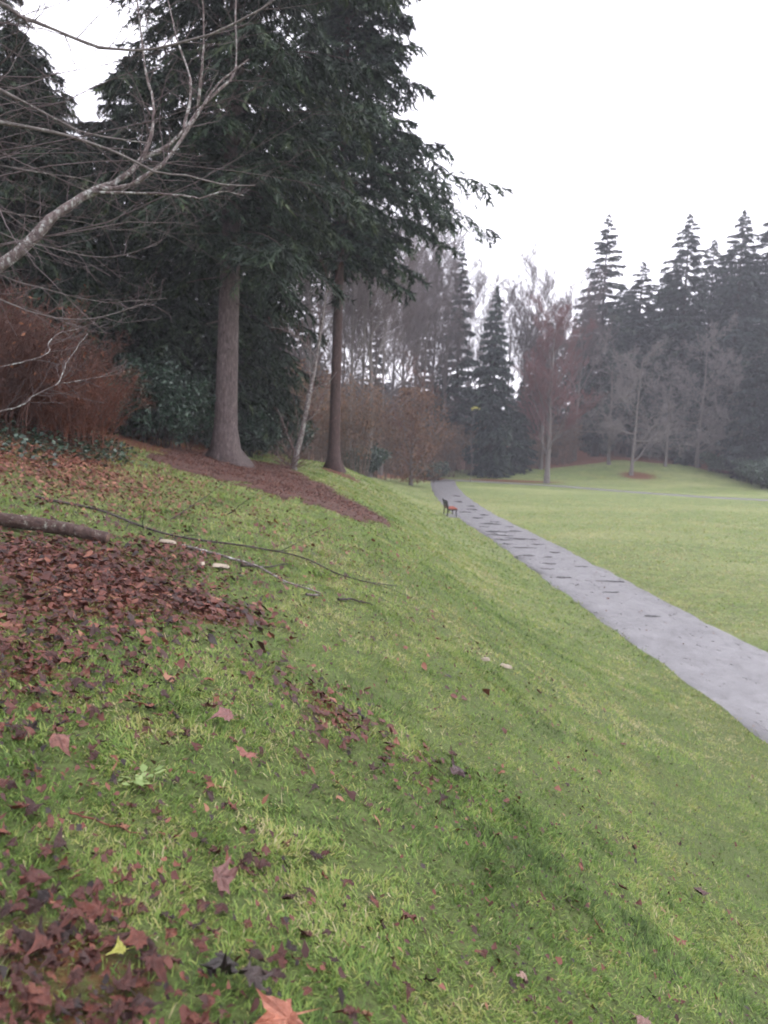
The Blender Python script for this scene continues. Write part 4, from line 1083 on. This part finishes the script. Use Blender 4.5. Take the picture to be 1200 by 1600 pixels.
# ------------------------------------------------------------------ grass
GRASS = mat_leafy('grass_blades', [(0, (.05, .085, .022)), (.22, (.11, .185, .044)), (.45, (.176, .268, .062)), (.68, (.252, .308, .08)), (.86, (.33, .31, .11)), (1, (.41, .37, .21))], .5, .3, .2, 0)
g = np.random.default_rng(181)
Vs, Fs, ts, k0 = [], [], [], 0
for d0, d1, dens, hgt, wd, seg in [(1.05, 2.6, 21000, .040, .0018, 3), (2.6, 4.5, 14000, .040, .0024, 2), (4.5, 8, 7500, .042, .0036, 1), (8, 14, 2600, .05, .0065, 1), (14, 26, 800, .06, .012, 1), (26, 74, 200, .07, .026, 1)]:
    area = 0; y = None
    n = int(dens * (1.2 * (d1**2 - d0**2) / 2 + 1.4 * (d1 - d0)))
    y = np.sqrt(d0**2 + (d1**2 - d0**2) * g.random(n)); x = g.uniform(-1, 1, n) * (.6 * y + .6)
    u = pathx(y) - x
    pn = fbm(x, y, 2.2, 4); pl = fbm(x + 9, y, .45, 3)
    clump = fbm(x, y, 11, 2)
    wm = np.maximum(woods(x, y), np.clip(drift(x, y) * .85, 0, .9))
    k = (np.abs(u) > 1.2 + (fbm(x, y, 2.0) - .55) * .35) & (~mulch_mask(x, y)) & (g.random(n) > wm * .93) & (g.random(n) < .3 + 1.6 * (clump - .2)) & (g.random(n) < .6 + 4.5 * np.maximum(pn - .33, 0)) & (g.random(n) < np.where(y < 14, .62 + 4 * np.maximum(fbm(x + 5, y, 6, 2) - .36, 0), 1)) & (g.random(n) < 1 - sstep(34, 74, y))
    x, y, pn, pl, clump, u, wm = x[k], y[k], pn[k], pl[k], clump[k], u[k], wm[k]; n = len(x)
    tuft = sstep(.62, .78, fbm(x + 50, y, 1.5, 2))
    h = hgt * g.uniform(.45, 1.4, n) * (.65 + .7 * clump) * (1 + .55 * tuft) * np.where(u < 0, .7, 1)
    az = fbm(x, y, 3.0, 2) * 12 + g.normal(0, 1.2, n); ln = g.uniform(.4, 2.2, n)
    D = np.stack([np.cos(az) * ln, np.sin(az) * ln, np.ones(n)], -1); D = unit(D)
    Wv = np.stack([-np.sin(az + g.normal(0, .5, n)), np.cos(az), np.zeros(n)], -1)
    A = np.c_[x, y, height(x, y) - .004]
    wdt = (wd * g.uniform(.6, 1.4, n))[:, None]
    tip = A + D * h[:, None] - np.array([0, 0, 1.]) * (h * ln * .22)[:, None]
    mid = A + D * (h * .55)[:, None]
    if seg == 1:
        V = np.stack([A - Wv * wdt, A + Wv * wdt, tip], 1); Fc = np.arange(3)[None]
    else:
        V = np.stack([A - Wv * wdt, A + Wv * wdt, mid - Wv * wdt * .8, mid + Wv * wdt * .8, tip], 1); Fc = np.array([[0, 1, 3], [0, 3, 2], [2, 3, 4]])
    kk = V.shape[1]
    F_ = (Fc[None] + (np.arange(n) * kk)[:, None, None] + k0).reshape(-1, 3); k0 += n * kk
    pq = fbm(x + 70, y + 20, 5.5, 2)
    tt = .40 + .36 * (pl - .5) * 2 + .34 * (pn - .5) * 2 + .34 * (pq - .5) * 2 + g.normal(0, .17, n) + np.where(g.random(n) < .10, .38, 0) - .16 * tuft
    brn = sstep(.5, .7, fbm(x + 33, y + 11, 1.1, 3) + .05 * np.clip(-x, -2, 2))
    tt = tt * (1 - .15 * brn) + np.where(g.random(n) < .25 * brn, .45, 0)
    tt = tt + np.where(u < 0, .12, 0) + sstep(2, 12, y) * .12 + .14 * sstep(2.9, 1.2, u)
    Vs.append(V.reshape(-1, 3)); Fs.append(F_); ts.append(np.repeat(np.clip(tt, 0, 1), len(Fc)))
gr = mesh_np('grass', np.concatenate(Vs), np.concatenate(Fs), GRASS, tint=np.concatenate(ts))
tag(gr, 'short wet lawn grass on the slope and the field', 'grass', kind='stuff')


# ------------------------------------------------------------------ log, fallen branches, chips
LOGM = mat_bark('log_bark', (.022, .013, .011), (.07, .042, .036), (.13, .095, .082), 22, 1, 1.0, ((.32, .33, .27), .56))
ENDM, nt, b = new_mat('log_end'); nn = noise(nt, 30, 4, coords(nt), .6)
nt.links.new(ramp(nt, nn.outputs[0], [(.3, (.05, .03, .022)), (.7, (.16, .09, .065))]).outputs[0], b.inputs['Base Color']); b.inputs['Roughness'].default_value = .8
g = np.random.default_rng(191)
a0 = np.array([-4.9, 6.55, hz(-4.9, 6.55) + .05]); a1 = np.array([-2.44, 7.02, hz(-2.44, 7.02) + .045])
n, sdn = 30, 18
s = np.linspace(0, 1, n); P = a0 + (a1 - a0) * s[:, None] + np.array([0, 0, .02]) * np.sin(s * 9)[:, None]
P[:, 2] = np.maximum(P[:, 2], height(P[:, 0], P[:, 1]) + .045)
V, Q = tubes(P[None], (.072 - .016 * s)[None], sdn)
V = V + (g.random((len(V), 1)) - .5) * .008
logo = thing('fallen_log', 'short fallen log with pale lichen on its bark at the left edge', 'log', tuple(a1))
mesh_np('bark', V - a1, Q, LOGM, logo, smooth=True)
ring = V[-sdn:] - a1; cen = ring.mean(0)
EV = np.r_[ring, ring * .55 + cen * .45 + np.array([.02, 0, 0]), [cen + np.array([.012, 0, 0])]]
i = np.arange(sdn); j = np.roll(i, -1)
mesh_np('broken_end', EV, np.concatenate([np.stack([i, j, sdn + j], -1), np.stack([i, sdn + j, sdn + i], -1), np.stack([sdn + i, sdn + j, np.full(sdn, 2 * sdn)], -1)]), ENDM, logo)


def fallen(label, pts, r0, r1, mat, twigs=0, seed=1, lift=.012, tl=(.1, .3), name='fallen_branch'):
    g = np.random.default_rng(seed)
    P = resample(np.array([(p[0], p[1], 0) for p in pts]), 26)
    P[:, :2] += np.cumsum(g.normal(0, .006, (26, 2)), 0)
    extra = np.interp(np.linspace(0, 1, 26), np.linspace(0, 1, len(pts)), [p[2] if len(p) > 2 else 0 for p in pts])
    P[:, 2] = height(P[:, 0], P[:, 1]) + lift + r0 + extra
    o0 = P[0].copy()
    t = thing(name, label, 'branch', tuple(o0), group='fallen branches')
    Rr = np.linspace(r0, r1, 26)[None]
    mesh_np('stem', *tubes((P - o0)[None], Rr, 7), mat, t, smooth=True)
    if twigs:
        P2, R2 = sprout(g, (P - o0)[None], Rr, twigs, .6, tl, n=6, trop=.02, wig=.12, rr=.5, rmin=.003, flat=.3)
        gz = height(P2[..., 0] + o0[0], P2[..., 1] + o0[1]) - o0[2] + .01
        P2[..., 2] = np.maximum(P2[..., 2], gz)
        for q in range(len(P2)):
            mesh_np('twig', *tubes(P2[q:q + 1], R2[q:q + 1], 5), mat, t)
    return t


DK = mat_bark('wet_branch', (.02, .014, .014), (.05, .038, .036), (.09, .075, .07), 16, .5, .5)
fallen('long thin dark branch lying across the slope from the log side to the middle', [(-3.85, 8.78), (-3.32, 8.98), (-2.64, 8.42), (-1.94, 8.06), (-1.31, 8.18), (-.8, 8.42), (-.38, 8.26), (.18, 9.34)], .016, .005, DK, 9, 1)
fallen('pale lichen-spotted branch below the long dark one', [(-1.92, 7.6), (-1.62, 7.52), (-1.18, 7.42), (-.89, 7.06), (-.55, 7.04)], .016, .006, BARK_PALE, 6, 2)
fallen('short straight stick touching the lichen-spotted branch', [(-1.31, 7.28), (-1.1, 7.5), (-.93, 7.86)], .012, .006, DK, 0, 3)
fallen('short dark stick at mid slope right of the branches', [(-.38, 7.08), (-.2, 7.3), (-.03, 7.48)], .012, .005, DK, 2, 4)
fallen('tiny pale stick below the lichen-spotted branch', [(-.64, 6.8), (-.49, 7.0)], .012, .007, BARK_PALE, 0, 5)
fallen('thin dead shoot slanting up from the slope below the mulch', [(-2.42, 9.0), (-2.2, 9.3, .2), (-1.97, 9.6, .46)], .007, .003, DK, 3, 6)
fallen('shorter dead shoot slanting up nearer the mulch tongue', [(-2.05, 10.42), (-1.8, 10.0, .15), (-1.53, 9.6, .36)], .007, .003, DK, 2, 7)
fallen('thin twig lying in the grass at the far left drift', [(-.95, 2.45), (-.8, 2.4), (-.66, 2.42)], .004, .002, BARK_RUST, 0, 8)
fallen('straw coloured stalk lying beside the large orange leaf', [(-.06, 1.98), (.02, 1.96), (.1, 1.9)], .003, .002, BARK_RUST, 0, 9)

CH, nt, b = new_mat('pale_wood'); b.inputs['Base Color'].default_value = (.30, .25, .19, 1); b.inputs['Roughness'].default_value = .7
for lab, cx, cy, L, rz in [('pale split wood chip beside the leaf carpet under the long branch', -2.06, 7.66, .14, .3), ('pale wood fragment beside the lichen-spotted branch', -1.42, 6.98, .2, 1.1),
                           ('small pale wood chip left of the lichen-spotted branch', -1.56, 6.86, .1, 2.0), ('whitish chip on the slope toward the path', 1.33, 8.24, .12, .2),
                           ('whitish chip just uphill of the other chip toward the path', 1.08, 7.95, .1, 2.6)]:
    n = 12; a = np.arange(n) * 2 * np.pi / n; rr = 1 + .3 * g.normal(size=n)
    bot = np.c_[np.cos(a) * rr * L * .5, np.sin(a) * rr * L * .22, np.full(n, -.01)]; top = bot * np.array([.85, .8, 1]) + np.array([0, 0, .03]) + g.normal(0, .003, (n, 3))
    V = np.r_[bot, top, [[0, 0, .026]]]; i = np.arange(n); j = np.roll(i, -1)
    o = mesh_np('wood_chip', V, [np.stack([i, j, n + j, n + i], -1), np.stack([n + i, n + j, np.full(n, 2 * n)], -1)], CH)
    o.location = (cx, cy, hz(cx, cy) + .025); o.rotation_euler = (-.08, .2, rz); tag(o, lab, 'wood chip')

# pale green rosette in the grass
PG = mat_leafy('rosette_leaves', [(0, (.16, .24, .07)), (1, (.30, .38, .15))], .5, .3, .4, 0)
n = 26; a = g.uniform(0, 6.283, n); A = np.c_[g.normal(0, .03, (n, 2)), np.full(n, .03)]
D = unit(np.c_[np.cos(a), np.sin(a), g.uniform(.1, .6, n)]); Wv = np.c_[-np.sin(a), np.cos(a), np.zeros(n)]; l = g.uniform(.025, .05, n)[:, None]
V = np.stack([A, A + D * l * .6 + Wv * l * .35, A + D * l, A + D * l * .6 - Wv * l * .35], 1).reshape(-1, 3)
ro = thing('weed_rosette', 'small pale green weed rosette in the grass on the left', 'weed', (-.81, 2.72, hz(-.81, 2.72)))
mesh_np('leaves', V, np.arange(n * 4).reshape(-1, 4), PG, ro, tint=g.random(n))

# ------------------------------------------------------------------ bench beside the path
METAL, nt, b = new_mat('dark_metal'); b.inputs['Base Color'].default_value = (.02, .02, .022, 1); b.inputs['Roughness'].default_value = .5; b.inputs['Metallic'].default_value = .6
WOOD = mat_bark('bench_wood', (.18, .045, .028), (.27, .075, .045), (.33, .10, .06), 12, 1, .2)
CONC, nt, b = new_mat('concrete'); nn = noise(nt, 20, 5, coords(nt)); nt.links.new(ramp(nt, nn.outputs[0], [(.3, (.12, .12, .12)), (.7, (.2, .2, .2))]).outputs[0], b.inputs['Base Color']); b.inputs['Roughness'].default_value = .8


def boxm(sx, sy, sz, bev=.006):
    import bmesh
    bm = bmesh.new(); bmesh.ops.create_cube(bm, size=1)
    bmesh.ops.scale(bm, vec=(sx, sy, sz), verts=bm.verts)
    bmesh.ops.bevel(bm, geom=bm.edges[:], offset=bev, segments=1, affect='EDGES')
    me = bpy.data.meshes.new('part'); bm.to_mesh(me); bm.free()
    return me


bx, by = 3.62, 43.3
bench = thing('park_bench', 'park bench with red orange slats beside the path', 'bench', (bx, by, hz(bx, by)), .06)


def part(name, me, mat, loc, rot=(0, 0, 0), parent=bench):
    me.materials.clear(); me.materials.append(mat)
    o = bpy.data.objects.new(name, me); o.location = loc; o.rotation_euler = rot
    return link(o, parent)


for yy in (-.72, .72):
    V, Q = join([tubes(resample(p, 10)[None], np.full((1, 10), .03), 8) for p in ([(-.3, yy, -.05), (-.26, yy, .4), (-.36, yy, .9)], [(.22, yy, -.05), (.2, yy, .25), (.2, yy, .42)], [(-.27, yy, .4), (0, yy, .39), (.26, yy, .42)])])
    mesh_np('leg', V, Q, METAL, bench, smooth=True)
sl = boxm(.1, 1.7, .035); bk = boxm(.03, 1.7, .1)
seat = part('seat', boxm(.46, .06, .03), METAL, (0, 0, .42)); back = part('backrest', boxm(.03, .06, .46), METAL, (-.31, 0, .66), (0, -.2, 0))
for q in range(4):
    part('slat', sl, WOOD, (-.17 + .125 * q, 0, .035), parent=seat)
for q in range(3):
    part('slat', bk, METAL, (.032, 0, -.11 + .13 * q), parent=back)
pad = part('concrete_pad', boxm(1.0, 2.1, .3, .01), CONC, (bx - .02, by, hz(bx, by) - .12), (0, 0, .06), None)
tag(pad, 'small concrete pad under the bench', 'slab', kind='structure')

# ------------------------------------------------------------------ haze: damp winter air
import bmesh
bm = bmesh.new(); bmesh.ops.create_cube(bm, size=1)
me = bpy.data.meshes.new('haze'); bm.to_mesh(me); bm.free()
hzo = link(bpy.data.objects.new('haze', me)); hzo.location = (0, 145, 41); hzo.scale = (530, 380, 86)
hm = bpy.data.materials.new('haze_air'); hm.use_nodes = True; hm.node_tree.nodes.clear()
pv = hm.node_tree.nodes.new('ShaderNodeVolumePrincipled'); pv.inputs['Density'].default_value = .0009; pv.inputs['Color'].default_value = (.92, .93, 1, 1)
ho = hm.node_tree.nodes.new('ShaderNodeOutputMaterial'); hm.node_tree.links.new(pv.outputs[0], ho.inputs['Volume'])
me.materials.append(hm)
tag(hzo, 'thin damp winter haze over the park', 'haze', kind='stuff')
